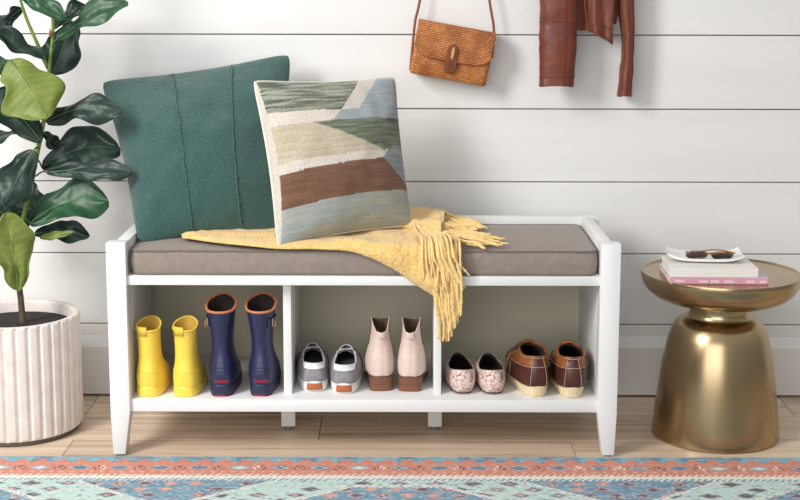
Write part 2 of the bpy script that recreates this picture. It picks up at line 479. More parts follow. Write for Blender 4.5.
# ------------------------------------------------------------------ bench
XL, XR, DB, ZT = -.6965, .5240, .400, .5245
SH = .139                 # shelf top
LW = .047
bench = thing('storage_bench', 'white wooden shoe storage bench with three open cubbies and raised arms', 'bench', (-.09, .2, 0))
def bpart(name, bm, m=M['bench'], parent=bench, **k): return obj(name, bm, m, parent, smooth_=True, angle=30, world=True, **k)
for sx in (-1, 1):
    xo = XL if sx < 0 else XR; xi = xo-sx*LW
    xf = xo-sx*.004; xb = xo-sx*.033
    for yy in ((-.010, .034), (DB-.036, DB)):
        bm = bmesh.new()
        def q(x0, x1): return [(min(x0, x1), yy[0]), (max(x0, x1), yy[0]), (max(x0, x1), yy[1]), (min(x0, x1), yy[1])]
        top = q(xo, xi); mid = q(xo, xi); bot = q(xf, xb)
        rings = [[(x, y, .004) for x, y in bot], [(x, y, .109) for x, y in mid], [(x, y, ZT) for x, y in top]]
        loft(bm, rings)
        bmesh.ops.bevel(bm, geom=[e for e in bm.edges], offset=.002, segments=2, affect='EDGES', profile=.5)
        lg = bpart('leg', bm)
        bm = bmesh.new(); box(bm, min(xf, xb)+.006, max(xf, xb)-.006, yy[0]+.006, yy[1]-.006, .0004, .0045)
        bpart('foot_glide', bm, M['glide'], lg)
    bm = bmesh.new(); a, b = sorted((xo-sx*.018, xi))
    box(bm, a, b, .03, DB-.03, .103, ZT-.0005, .0015); bpart('side_panel', bm)
bm = bmesh.new(); box(bm, XL+LW-.001, XR-LW+.001, .001, DB-.004, .421, .4435, .0015); bpart('seat_board', bm)
bm = bmesh.new(); box(bm, XL+LW-.001, XR-LW+.001, .001, DB-.004, .108, SH, .002); bpart('bottom_shelf', bm)
bm = bmesh.new(); box(bm, XL+LW-.001, XR-LW+.001, DB-.026, DB-.002, .441, .5235, .002); bpart('back_rail', bm)
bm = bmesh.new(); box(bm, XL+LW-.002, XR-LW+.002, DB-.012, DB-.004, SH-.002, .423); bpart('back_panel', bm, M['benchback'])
dvx = [(at(283.5, 340, .045).x, at(291.5, 340, .045).x), (at(434, 340, .045).x, at(441.5, 340, .045).x)]
for a, b in dvx:
    bm = bmesh.new(); box(bm, a, b, .045, DB-.011, SH-.001, .422, .001); bpart('divider', bm)
for px in (281.5, 428):
    a = at(px, 418, .19).x; b = at(px+14, 418, .19).x
    bm = bmesh.new(); box(bm, a, b, .185, .222, .010, .109, .002); ft = bpart('centre_foot', bm)
    bm = bmesh.new(); lathe(bm, [(.001, .0004), (.011, .0004), (.012, .004), (.011, .0105), (.001, .0105)], 24, ((a+b)/2, .203)); bpart('foot_glide', bm, M['glide'], ft)

# ------------------------------------------------------------------ seat cushion
CX0, CX1, CY0, CY1, CZ0, CZ1 = XL+LW+.006, XR-LW-.004, .008, DB-.032, .4438, .5035
def rrect(x0, x1, y0, y1, r, n=8):
    pts = []
    for cx, cy, a0 in ((x1-r, y0+r, -PI/2), (x1-r, y1-r, 0), (x0+r, y1-r, PI/2), (x0+r, y0+r, PI)):
        for i in range(n+1):
            a = a0+PI/2*i/n; pts.append((cx+r*math.cos(a), cy+r*math.sin(a)))
    out = []
    for i, p in enumerate(pts):                                        # extra points along the straight runs for the wrinkles
        q_ = pts[(i+1) % len(pts)]; d = math.hypot(q_[0]-p[0], q_[1]-p[1]); k = max(1, int(d/.012))
        for j in range(k): out.append((p[0]+(q_[0]-p[0])*j/k, p[1]+(q_[1]-p[1])*j/k))
    return out
cush = thing('seat_cushion', 'long taupe grey box cushion lying on the white bench seat', 'cushion', (-.09, .18, CZ0))
def cush_top(x, y):
    """Height of the cushion's upper face."""
    u = min(x-CX0, CX1-x); v = min(y-CY0, CY1-y)
    return CZ1+.006*smooth(0, .09, u)*smooth(0, .09, v)+.0012*nz(x*7, y*9)
bm = bmesh.new(); rings = []
for k in range(9):
    t = k/8; z = lerp(CZ0, CZ1, t); g = .004*math.sin(PI*t)
    rr = rrect(CX0+.003-g, CX1-.003+g, CY0+.003-g, CY1-.003+g, .022)
    rings.append([(x+.0016*nz(x*18, z*40, y*18), y+.0022*nz(x*22, z*30, 3+y*9), z) for x, y in rr])
rv = loft(bm, rings, True, False)
prev = rv[-1]
cxm, cym = (CX0+CX1)/2, (CY0+CY1)/2
for f in (.012, .03, .06, .1, .14, .165):
    rr = rrect(CX0+.003+f, CX1-.003-f, CY0+.003+f, CY1-.003-f, max(.022-f*.1, .004))
    base = rings[-1]
    cur = []
    for (bx_, by_, _) in base:
        x = min(max(bx_, CX0+.003+f), CX1-.003-f); y = min(max(by_, CY0+.003+f), CY1-.003-f)
        cur.append(bm.verts.new((x, y, cush_top(x, y))))
    for i in range(len(cur)):
        j = (i+1) % len(cur)
        vs = []
        for v in (prev[i], prev[j], cur[j], cur[i]):
            if v not in vs: vs.append(v)
        try: bm.faces.new(vs)
        except ValueError: pass
    prev = cur
try: bm.faces.new(prev)
except ValueError: pass
bmesh.ops.remove_doubles(bm, verts=bm.verts, dist=1e-5)
obj('cushion_cover', bm, M['cushion'], cush, angle=60, world=True)
for zz, nm in ((CZ1-.001, 'piping'), (CZ0+.003, 'piping')):
    bm = bmesh.new(); rr = rrect(CX0+.002, CX1-.002, CY0+.002, CY1-.002, .022)
    tube(bm, [(x+.0016*nz(x*18, zz*40, y*18), y+.0022*nz(x*22, zz*30, 3+y*9), zz) for x, y in rr+[rr[0]]], .0026, 8, cap=False)
    obj(nm, bm, M['piping'], cush, world=True)

# ------------------------------------------------------------------ pillows
def pillow_fn(c, T, pinch=.05, wr=.004, seed=0, pw=.42, rnd=.05):
    c00, c10, c11, c01 = [Vector(p) for p in c]                       # bottom-left, bottom-right, top-right, top-left
    nrm = ((c10-c00)+(c11-c01)).cross((c01-c00)+(c11-c10)).normalized()  # faces the viewer (-Y)
    if nrm.y > 0: nrm = -nrm
    def fn(u, v, side):
        uu = u*(1-pinch*(1-v*v)); vv = v*(1-pinch*(1-u*u))
        k = 1-rnd*(abs(u)**9)*(abs(v)**9); uu *= k; vv *= k
        a, b = (uu+1)/2, (vv+1)/2
        p = c00*(1-a)*(1-b)+c10*a*(1-b)+c11*a*b+c01*(1-a)*b
        h = max(0, (1-u*u)*(1-v*v))
        t = T*h**pw
        e = smooth(0, .25, h)
        t += (wr*nz(u*2.2+seed, v*2.2, seed)+wr*.5*nz(u*5+seed, v*5, 2))*e
        return p+nrm*(t*side)
    return fn, nrm
def pillow_mesh(fn, n=72, side=1):
    bm = bmesh.new()
    def g(i, j):
        # denser sampling towards the edges
        u = math.sin((i*2-1)*PI/2); v = math.sin((j*2-1)*PI/2)
        return fn(u, v, side)
    grid(bm, g, n, n)
    return bm
# teal
tl = [at(137, 246, .105), at(293, 233, .200), at(293, 51, .400), at(98, 80, .375)]
fnT, nT = pillow_fn(tl, .088, .075, .009, 3, .56)
tp = thing('throw_pillow', 'large square teal woven pillow with two frayed ridges behind the striped pillow', 'pillow', ((tl[0]+tl[1])/2))
obj('pillow_front', pillow_mesh(fnT), M['teal'], tp, world=True, angle=80)
obj('pillow_back', pillow_mesh(fnT, 40, -1), M['teal'], tp, world=True, angle=80)
for u0 in (-.26, .36):
    bm = bmesh.new(); rr = random.Random(int(u0*100))
    pts = []
    for i in range(90):
        v = -.96+1.92*i/89
        pts.append(fnT(u0+.012*nz(i*.15, u0*5)+.02*v, v, 1)+nT*.0012)
    tube(bm, pts, [.0024*(1+.5*nz(i*.9, u0)) for i in range(90)], 8)
    for i in range(0, 90, 2):                                          # little frays
        p = pts[i]; d = Vector((rr.uniform(-1, 1), -.5, rr.uniform(-.4, .8))).normalized()
        tube(bm, [p, p+d*.004, p+d*rr.uniform(.005, .009)], [.0012, .001, .0004], 5)
    obj('frayed_ridge', bm, M['teal'], tp, world=True)
# kilim
kl = [at(277.5, 248.5, .000), at(413, 226, .190), at(395.5, 76, .305), at(252.5, 80, .135)]
fnK, nK = pillow_fn(kl, .088, .060, .006, 9, .54, .03)
kp = thing('kilim_pillow', 'square striped kilim pillow in green, cream, brown and pale blue before the teal one', 'pillow', ((kl[0]+kl[1])/2))
NK = 190
bm = bmesh.new(); kc = []
K_GREEN, K_CREAM, K_SAND, K_BROWN, K_BLUE, K_LIGHT = (84, 98, 78), (240, 230, 218), (214, 198, 168), (122, 80, 56), (164, 180, 186), (230, 222, 212)
def kcol(u, v):
    a, b = (u+1)/2, (v+1)/2                                           # a left-right, b bottom-top
    b = ilin([(0, 0), (.20, .225), (.405, .475), (.465, .545), (.70, .755), (.77, .82), (1, 1)], b)
    a += .003*nz(a*80, b*80, 2); b += .0025*nz(a*60, b*60, 7)
    n = nz(a*5, b*95, 1); f = nz(a*110, b*150, 4)
    def tint(c, amt=.12, c2=None):
        k = 1+amt*n+.16*f; col = lin(c)
        if c2: col = mixc(col, lin(c2), max(0, min(1, .5+1.6*n+.5*f)))
        return tuple(x*k for x in col[:3])+(1,)
    if a < .008+.022*math.sin(PI*min(1, max(0, b)))**.5: return tint((234, 226, 214), .03)
    if b < .225+.03*a: return tint((172, 186, 190), .10, (188, 190, 176))
    if b < .475+.035*a:                                              # brown band; its right end tapers away below
        return tint(K_BROWN, .14, (134, 92, 68)) if a < .76+1.05*(.50-b) else tint((150, 166, 172), .12, (172, 182, 180))
    if b < .545+.02*a: return tint(K_CREAM, .04) if a < .78+1.0*(b-.53) else tint((150, 166, 172), .12, (172, 182, 180))
    if b < .82:
        lim = .80-.53*(b-.545)/.21
        if b < .755:
            if a < lim: return tint(K_SAND, .10, (220, 208, 186))
            return tint((84, 98, 76), .3, (132, 142, 118)) if b > .585 or a < .86 else tint((150, 166, 172), .12)
        if a < .41+1.25*(b-.755): return tint(K_CREAM, .04)
        return tint(K_BLUE, .12, (182, 190, 192))
    d = a-(.47+1.25*(b-.80))
    if d < 0: return tint((82, 94, 74), .3, (168, 172, 156)) if b > .83-.02*a else tint(K_CREAM, .04)
    if d < .13: return tint(K_LIGHT, .05)
    return tint(K_BLUE, .12, (182, 190, 192))
gv = []
def g(i, j):
    u = math.sin((i*2-1)*PI/2); v = math.sin((j*2-1)*PI/2)
    kc.append(kcol(u, v)); return fnK(u, v, 1)
grid(bm, g, NK, NK)
kf = obj('pillow_front', bm, M['kilim'], kp, world=True, angle=80); color_points(kf, kc)
obj('pillow_back', pillow_mesh(fnK, 48, -1), M['creamcloth'], kp, world=True, angle=80, label='plain cream cloth back of the pillow')
bm = bmesh.new(); pts = []
for e in range(4):
    for i in range(40):
        t = math.sin((i/40*2-1)*PI/2)
        u, v = [(t, -1), (1, t), (-t, 1), (-1, -t)][e]; pts.append(fnK(u, v, 1))
tube(bm, pts+[pts[0]], .0028, 8, cap=False)
obj('edge_seam', bm, M['creamcloth'], kp, world=True, label='cream edge seam')

# ------------------------------------------------------------------ throw blanket
# laid out on an unfolded plane (x, s): s is the depth on the cushion top, below the front edge it runs down the front
SE = -.003
def on(px, py):
    p = atz(px, py, CZ1+.010)
    if p.y >= SE+.004: return (p.x, p.y)
    q_ = at(px, py, SE-.010); return (q_.x, SE-(CZ1+.008-q_.z))
def fold(x, s, h=0):
    """From the unfolded plane to the scene, h above the cloth it lies on."""
    r = .014
    zt = CZ1+.0045+(.003 if CX0+.05 < x < CX1-.05 else 0)
    if s >= SE+r: return Vector((x, s, cush_top(x, s)*.5+(zt-.0045+.0045)*.5+.004+h))
    L_ = r*PI/2; d = SE+r-s
    zt2 = cush_top(x, SE+r)*.5+zt*.5+.004
    if d < L_:
        a = d/r; return Vector((x, SE+r-(r+h)*math.sin(a), zt2-r+(r+h)*math.cos(a)))
    return Vector((x, SE-h, zt2-r-(d-L_)))
back = [on(181, 235), on(215, 229.5), on(262, 227), on(330, 224), on(385, 219.5), on(420, 217), on(436, 219), on(447, 223)]
frnt = [on(183, 240), on(214, 243.5), on(262, 247), on(318, 248.5), on(358, 251.5), on(390, 265), on(414, 281), on(437, 296)]
backc = catmull([(x, s, 0) for x, s in back], 14); frntc = catmull([(x, s, 0) for x, s in frnt], 14)
NL = len(backc)-1
def cloth(a, b, lift=0):
    """a along the throw, b from its back edge (0) to its front edge (1)."""
    i = min(int(a*NL), NL-1); t = a*NL-i
    p = backc[i].lerp(backc[i+1], t); q_ = frntc[i].lerp(frntc[i+1], t)
    x = lerp(p.x, q_.x, b); s_ = lerp(p.y, q_.y, b)
    e = min(1, b/.06, (1-b)/.05, a/.03)
    h = .004+.006*e
    h += e*(.017*max(0, math.sin((b*2.3+.2*math.sin(a*6))*PI+.6))*smooth(.25, .7, a)*(1-.35*b)+.008*nz(a*9, b*5, 4)+.0035*nz(a*26, b*14, 2))
    h += .018*math.exp(-((b-.42-.12*a)/.09)**2)*smooth(.55, .95, a)*e
    return fold(x, s_, max(.002, h)+lift)
thr = thing('throw_blanket', 'yellow textured throw blanket with long fringe draped over the cushion edge', 'blanket', fold(.02, .12))
bm = bmesh.new()
NA, NB = 220, 90
def gc(i, j): return cloth(i, j)
top = grid(bm, gc, NA, NB)
obj('blanket_cloth', bm, M['throw'], thr, world=True, angle=80, solid=.004)
# a second folded layer lying along the back of the right half
bm = bmesh.new()
def gf(i, j):
    a = lerp(.60, .985, i); b = lerp(.05, .62-.12*(1-i), j)
    e = min(1, j/.12, (1-j)/.12, i/.08)
    return cloth(a, b, .004+.010*max(0, e)**.5+.003*nz(i*8, j*6, 11))
grid(bm, gf, 90, 60)
obj('folded_edge', bm, M['throw'], thr, world=True, angle=80, solid=.004)
# fringe: twisted yarns knotted to the right-hand edge
rr = random.Random(11)
bm = bmesh.new()
def yarn(start, end, sag=0, rad=.0031, h0=.010, h1=.006, wob=.009):
    n = 26; pts = []; ph = rr.uniform(0, 6)
    for k in range(n+1):
        t = k/n
        x = lerp(start[0], end[0], t)+wob*math.sin(ph+t*5)*t+sag*math.sin(PI*t)
        s_ = lerp(start[1], end[1], t)+wob*math.cos(ph+t*4)*t*.6
        pts.append(fold(x, s_, lerp(h0, h1, t)+.003*math.sin(ph+t*9)))
    tube(bm, pts, [rad*(1+.22*math.sin(k*1.9+ph))*(1 if k < n-3 else 1-.15*(k-n+3)) for k in range(n+1)], 7)
def rpx(a, b): return on(rr.uniform(a[0], b[0]), rr.uniform(a[1], b[1]))
# lying to the right on the cushion top
for k in range(50):
    t = (k+.5)/50
    sx, sy = lerp(438, 430, t)+rr.uniform(-6, 4), lerp(219, 243, t)+rr.uniform(-1, 1)
    ex = ilin([(0, 478), (.25, 486), (.45, 474), (.6, 496), (.8, 504), (1, 482)], t)+rr.uniform(-9, 4); ey = lerp(224, 249, t)+rr.uniform(-2.5, 2.5)
    if t > .8: ey = min(ey, 247.5)
    yarn(on(sx, sy), on(ex, ey), 0, h0=.016+.012*rr.random(), h1=.004+.004*rr.random())
for k in range(38):
    t = (k+.5)/38
    st = on(lerp(412, 436, t)+rr.uniform(-4, 4), lerp(237, 243, t)+rr.uniform(-3, 2))
    en = on(lerp(424, 464, t)+rr.uniform(-4, 3), lerp(276, 284, t)+rr.uniform(-10, 7))
    yarn(st, en, .004, h0=.020+.01*rr.random(), h1=.014+.012*rr.random())
for k in range(34):
    t = (k+.5)/34
    st = on(lerp(432, 457, t)+rr.uniform(-2, 2), lerp(284, 248, t)+rr.uniform(-8, 6))
    ex = lerp(438, 461, t)+rr.uniform(-2, 2)
    en = on(ex, ilin([(438, 342), (446, 340), (452, 331), (461, 315)], ex)+rr.uniform(-9, 2))
    yarn(st, en, .002, h0=.012+.008*rr.random(), h1=.008+.010*rr.random(), wob=.003)
obj('fringe', bm, M['fringe'], thr, world=True, angle=80)
# ------------------------------------------------------------------ planter and fig
PYC = .200
PXC = at(18, 390, PYC).x
PR = at(80.5, 385, PYC).x-PXC
zr = at(18, 329, PYC-PR).z
planter = thing('planter', 'round white fluted clay planter standing on the wooden floor', 'planter', (PXC, PYC, 0))
NF = 34
def flute(a, r, z):
    if r < PR*.985 or z > zr-.004: return 0
    q_ = (a*NF/(2*PI)) % 1
    d = .0060*smooth(.0, .16, q_)*(1-smooth(.62, .98, q_))
    return d-.0045
bm = bmesh.new()
prof = [(.02, .012), (PR*.9, .012), (PR*.97, .013), (PR*.99, .017)]+[(PR, .022+(zr-.030)*i/8) for i in range(9)]
prof += [(PR*.999, zr-.004), (PR*.992, zr-.001), (PR*.975, zr), (PR*.92, zr), (PR*.905, zr-.002), (PR*.89, zr-.008), (PR*.885, zr-.05), (PR*.84, .05), (.02, .04)]
lathe(bm, prof, 34*14, (PXC, PYC), flute)
obj('pot', bm, M['pot'], planter, world=True, angle=35)
bm = bmesh.new(); lathe(bm, [(.02, .0004), (PR*.93, .0004), (PR*.955, .006), (PR*.95, .0125), (.02, .0125)], 72, (PXC, PYC)); obj('base_ring', bm, M['potbase'], planter, world=True)  # dark ring between the pot and the floor
bm = bmesh.new(); zs = zr-.030
lathe(bm, [(.002, zs+.004), (.05, zs+.003), (.1, zs+.001), (PR*.882, zs), (PR*.875, zs-.02), (.002, zs-.02)], 60, (PXC, PYC)); obj('soil', bm, M['soil'], planter, world=True)

fig = thing('fiddle_leaf_fig', 'tall potted fiddle leaf fig with large glossy dark green leaves at left', 'plant', (at(22, 322, PYC).x, PYC, zs))
def yo(px, py, dy=0): return at(px, py, PYC+dy)
trunk = [yo(23, 324), yo(21, 300), yo(19, 282), yo(18, 250), yo(22, 226), yo(28, 200, .0), yo(35, 165, .0), yo(40, 140), yo(45, 115), yo(48, 90), yo(50, 62), yo(53, 35), yo(53, 5), yo(54, -40), yo(58, -90)]
tc_ = catmull(trunk, 6)
nb = 24
bm = bmesh.new(); tube(bm, tc_[:nb+1], [.0085-.002*i/nb for i in range(nb+1)], 12); obj('trunk', bm, M['bark'], fig, world=True)
bm = bmesh.new(); n2 = len(tc_)-nb; tube(bm, tc_[nb:], [.0066*(1-.55*i/n2)*(1.12 if i % 9 == 0 else 1) for i in range(n2)], 12); obj('stem', bm, M['stem'], fig, world=True)
for pts in ([(47, 66, 0), (38, 45, -.01), (28, 22, -.02), (20, -2, -.03), (8, -50, -.03)],):
    bm = bmesh.new(); pc = catmull([yo(*p) for p in pts], 6); tube(bm, pc, [.0052*(1-.4*i/len(pc)) for i in range(len(pc))], 10); obj('branch', bm, M['stem'], fig, world=True)
bm = bmesh.new(); pc = catmull([yo(18, 262, .01), yo(8, 240, .03), yo(1, 205, .05), yo(-6, 170, .06), yo(-12, 110, .06)], 6); tube(bm, pc, [.006*(1-.4*i/len(pc)) for i in range(len(pc))], 10); obj('branch', bm, M['bark'], fig, world=True)
for (x, y) in ((50.5, 36), (31, 169), (2, 205)):
    bm = bmesh.new(); p = yo(x, y, -.010 if x > 5 else .045); tube(bm, [p, p+Vector((.001, -.003, .008)), p+Vector((.001, -.004, .018))], [.004, .0035, .0006], 8); obj('bud', bm, M['bud'], fig, world=True)

def leaf(base, tip, hw, m='leaf', rise=.02, nrm=(0, -.75, .65), cup=.25, ruf=.006, seed=0, attach=None, shape='fiddle', twist=0):
    b = yo(*base); t_ = yo(*tip); L_ = (t_-b).length; d = (t_-b).normalized()
    n = Vector(nrm); n = (n-d*n.dot(d)).normalized()
    w = d.cross(n).normalized()
    hw *= .00252
    cen = b.lerp(t_, .5)+Vector((0, 0, rise*2))
    def mid(t): return b*(1-t)**2+cen*2*t*(1-t)+t_*t*t
    def width(t):
        if shape == 'fiddle':
            k = math.sin(PI*min(1, t**.82*1.0))**.62*(.62+.52*smooth(.25, .8, t)); k *= 1-.10*math.exp(-((t-.34)/.12)**2)
        else: k = math.sin(PI*t)**.7
        return hw*k*1.05
    nu, nv = 46, 26
    cols = []; CA, CB, CV = {'leaf': ((27, 54, 42), (18, 39, 33), (52, 80, 56)), 'leaf2': ((38, 86, 52), (27, 64, 43), (78, 116, 72)), 'young': ((120, 134, 58), (96, 116, 44), (164, 170, 104))}[m]
    CA, CB, CV = lin(CA), lin(CB), lin(CV)
    def g(i, j):
        t = i; v = j*2-1; a = abs(v)
        vph = (t*9.5-a*(1.5-.5*t)) % 1                                  # side veins run up and out from the midrib
        vein = math.exp(-((min(vph, 1-vph))/.055)**2)*min(1, a*6)*(1-a*.75)
        n_ = .5+.5*nz(t*5+seed, v*3, seed*2.1)
        c = mixc(mixc(CA, CB, n_), CV, .55*vein+.5*math.exp(-(a/.05)**2)); cols.append(c)
        if t <= 0 or t >= 1: v *= .02
        p = mid(t); wd = width(t)*(1+.22*nz(t*4.2, (1 if v > 0 else -1)*3, seed*3.7)+.05*math.sin(t*17+seed*2+(2 if v > 0 else 0)))
        ang = twist*t
        ww = w*math.cos(ang)+n*math.sin(ang); nn = n*math.cos(ang)-w*math.sin(ang)
        r = 2.1*ruf*math.sin(t*11+seed+(2 if v > 0 else 0))*v*v*math.sin(PI*t)**.5+2.2*ruf*nz(t*3.2, v*1.6, seed)
        pil = -.0009*vein+.0009*math.sin(PI*vph)*min(1, a*3)*(1-a)
        return p+ww*(wd*v*(1-.10*v*v))+nn*(cup*wd*a**1.4+r+pil)
    bm = bmesh.new(); grid(bm, g, nu, nv)
    lf = obj('leaf', bm, M[m], fig, world=True, angle=180, solid=.0012); color_points(lf, cols)
    bm = bmesh.new(); pth = [mid(k/16*.97) for k in range(17)]
    if attach: pth = catmull([yo(*attach), yo(*attach).lerp(pth[0], .6)+Vector((0, 0, .004)), pth[0]], 4)[:-1]+pth
    tube(bm, pth, [.0024*(1-.78*k/len(pth)) for k in range(len(pth))], 8)
    obj('midrib', bm, M['rib' if m == 'young' else 'ribd'], lf, world=True)
    return lf
# (base, tip, half width px, ...) with depth offsets from the stem
leaf((10, 60, -.06), (47, 119, -.10), 35, 'young', .010, (.25, -.9, .2), -.22, .005, 1, attach=(46, 78, 0), twist=.2)
leaf((56, 40, -.03), (129, 3, -.06), 17, 'leaf2', .012, (-.15, -.75, .65), .18, .005, 2, attach=(52, 48, 0))
leaf((74, 22, .05), (52, 74, .04), 23, 'leaf', .0, (.35, -.85, .3), .12, .006, 3, attach=(53, 20, 0))
leaf((8, -14, -.08), (66, 20, -.10), 13, 'leaf2', .006, (.0, -.8, .6), .2, .005, 4)
leaf((46, 58, -.02), (-8, 28, -.07), 13, 'leaf', -.004, (.1, -.8, .6), .25, .005, 5)
leaf((54, 28, .06), (88, 6, .10), 12, 'leaf', .008, (0, -.8, .5), .2, .005, 6)
leaf((46, 122, 0), (123, 112, -.02), 18, 'leaf', .022, (0, -.85, .5), -.15, .005, 7, attach=(45, 122, 0))
leaf((42, 142, -.03), (-10, 92, -.06), 24, 'leaf', .012, (.2, -.9, .35), -.2, .007, 8)
leaf((44, 132, .05), (59, 148, .06), 9, 'leaf', .0, (.2, -.9, .2), .1, .003, 9)
leaf((42, 168, .03), (121, 150, .05), 28, 'leaf', .026, (-.1, -.86, .45), .12, .008, 10, attach=(38, 160, 0))
leaf((46, 172, -.03), (133, 172, -.05), 15, 'leaf', .004, (0, -.78, .62), .15, .005, 11, attach=(36, 176, 0))
leaf((30, 224, -.02), (109, 202, -.02), 27, 'leaf2', .030, (-.1, -.86, .45), .10, .008, 12, attach=(24, 218, 0))
leaf((34, 234, .02), (90, 236, .03), 13, 'leaf', .012, (0, -.9, .2), .1, .005, 13)
leaf((74, 232, -.015), (40, 238, -.01), 5, 'young', .0, (0, -.9, .3), .1, .002, 33)
leaf((34, 150, -.05), (4, 206, -.09), 23, 'leaf', .004, (.3, -.9, .25), -.12, .006, 14, attach=(39, 148, 0))
leaf((28, 178, .05), (38, 218, .05), 14, 'leaf', .0, (.1, -.95, .1), .1, .004, 15)
leaf((19, 291, -.04), (8, 212, -.10), 25, 'young', .004, (.2, -.95, .2), .10, .006, 16, attach=(19, 285, 0))
leaf((24, 236, .04), (-18, 192, .03), 17, 'leaf', .0, (.1, -.9, .3), .12, .005, 17)
leaf((20, 132, -.03), (-16, 148, -.05), 9, 'leaf', .008, (.1, -.7, .7), .2, .004, 18)
leaf((34, 208, .08), (-6, 232, .09), 17, 'leaf', .012, (0, -.9, .3), .1, .005, 19)
leaf((-4, 160, .06), (-34, 120, .02), 20, 'leaf', .01, (.3, -.8, .4), .1, .006, 20)
leaf((-10, 120, .06), (-44, 70, .03), 20, 'leaf2', .01, (.3, -.8, .4), .1, .006, 21)
leaf((14, -20, -.03), (-30, 10, -.06), 16, 'leaf', .012, (.2, -.8, .5), .2, .006, 22)
leaf((54, -20, .0), (100, -30, -.02), 18, 'leaf2', .02, (-.1, -.8, .5), .15, .006, 23)
leaf((22, 8, .03), (-14, 44, .02), 13, 'leaf', .006, (.2, -.8, .5), .2, .005, 24)
leaf((18, 66, .02), (-16, 74, .0), 15, 'leaf2', .012, (.1, -.75, .6), .2, .005, 25)
leaf((38, 208, .02), (4, 240, .0), 13, 'leaf', .004, (.1, -.9, .3), .1, .004, 26)

# ------------------------------------------------------------------ woven bag
BYF = WY-.078                                                         # front face of the bag
pTL, pTR, pBR, pBL = at(419, 20, BYF), at(494.5, 36, BYF), at(486, 86, BYF), at(409.5, 74, BYF)
bc = (pBL+pBR)/2; ang = math.atan2(-(pBR.z-pBL.z)-(pTR.z-pTL.z), (pBR.x-pBL.x)+(pTR.x-pTL.x))
bw = ((pBR-pBL).length+(pTR-pTL).length)/2; bh = ((pTL-pBL).length+(pTR-pBR).length)/2*.985
bag = thing('shoulder_bag', 'small woven rattan shoulder bag with a leather strap hanging on the wall', 'bag', (bc.x, BYF+.036, bc.z), rot=(0, ang, 0))
bm = bmesh.new(); D2 = .036
def brr(sc, z, d, dx=0): 
    r = .012; pts = []
    for cx, cy, a0 in ((bw/2*sc-r, -d+r, -PI/2), (bw/2*sc-r, d-r, 0), (-bw/2*sc+r, d-r, PI/2), (-bw/2*sc+r, -d+r, PI)):
        for i in range(6):
            a = a0+PI/2*i/5; pts.append((cx+r*math.cos(a)+dx, cy+r*math.sin(a), z))
    return pts
loft(bm, [brr(.97, .0, D2*.9), brr(1.0, .004, D2), brr(1.01, bh*.3, D2), brr(1.0, bh*.7, D2*.93), brr(.985, bh*.95, D2*.8), brr(.97, bh, D2*.7)])
obj('bag_body', bm, M['rattan'], bag, angle=50)
bm = bmesh.new()
def flapf(i, j):
    x = (i*2-1)*bw/2*1.015
    hem = bh*.40+(.026*(abs(i*2-1)**7))-.003*math.sin(i*PI)
    # path: back edge of the top, over the top, down the front to the hem
    tt = j
    if tt < .3: return Vector((x, lerp(D2*.66, -D2*.66, tt/.3), bh+.0035+.002*math.sin(tt/.3*PI)))
    k = (tt-.3)/.7; z = lerp(bh+.002, hem, k)
    return Vector((x, -lerp(D2*.70, D2*1.0, min(1, k*1.8)**.6)-.0045-.003*k, z))
grid(bm, flapf, 40, 24)
flp = obj('bag_flap', bm, M['rattan'], bag, angle=80, solid=.004)
bm = bmesh.new(); tube(bm, [flapf(i/40, 1) for i in range(41)], .0028, 8); obj('flap_binding', bm, M['rattan'], flp)
cl0 = at(451.5, 59, BYF)-Vector((bc.x, BYF, bc.z))
cx_, cz_ = cl0.x*math.cos(-ang)+cl0.z*math.sin(-ang)*1, -cl0.x*math.sin(-ang)+cl0.z*math.cos(-ang)
bm = bmesh.new(); ring = []
for i in range(40):
    a = 2*PI*i/40; c, s_ = math.cos(a), math.sin(a)
    ring.append((abs(c)**.75*math.copysign(1, c)*.0155*(1-.12*s_), abs(s_)**.6*math.copysign(1, s_)*.039))
loft(bm, [[(cx_+x*k, -D2-y, cz_+z*k) for x, z in ring] for k, y in ((1, .006), (1, .0115), (.93, .0135))])
cl = obj('clasp', bm, M['clasp'], bag, label='brown leather clasp tab')
bm = bmesh.new(); tube(bm, [(cx_+.001, -D2-.014, cz_+.030), (cx_+.001, -D2-.019, cz_+.024), (cx_+.001, -D2-.019, cz_+.006), (cx_+.001, -D2-.014, cz_)], [.003, .0048, .0048, .003], 12); obj('toggle', bm, M['toggle'], cl, label='pale cane toggle')
bm = bmesh.new()
apex = at(455, -250, WY-.03)
left = [at(410.5, 70, BYF+.034), at(412.5, 48, BYF+.034), at(415.5, 20, BYF+.036), at(420, 0, BYF+.038), at(438, -100, WY-.025), apex+Vector((-.02, 0, -.02)), apex, apex+Vector((.02, 0, -.02)), at(475, -100, WY-.025), at(489.5, 0, BYF+.038), at(494, 30, BYF+.036), at(492, 58, BYF+.034)]
tube(bm, catmull(left, 8), .0034, 8, flat=.5, fdir=(0, 1, 0)); obj('strap', bm, M['strap'], bag, world=True, label='thin brown leather strap')

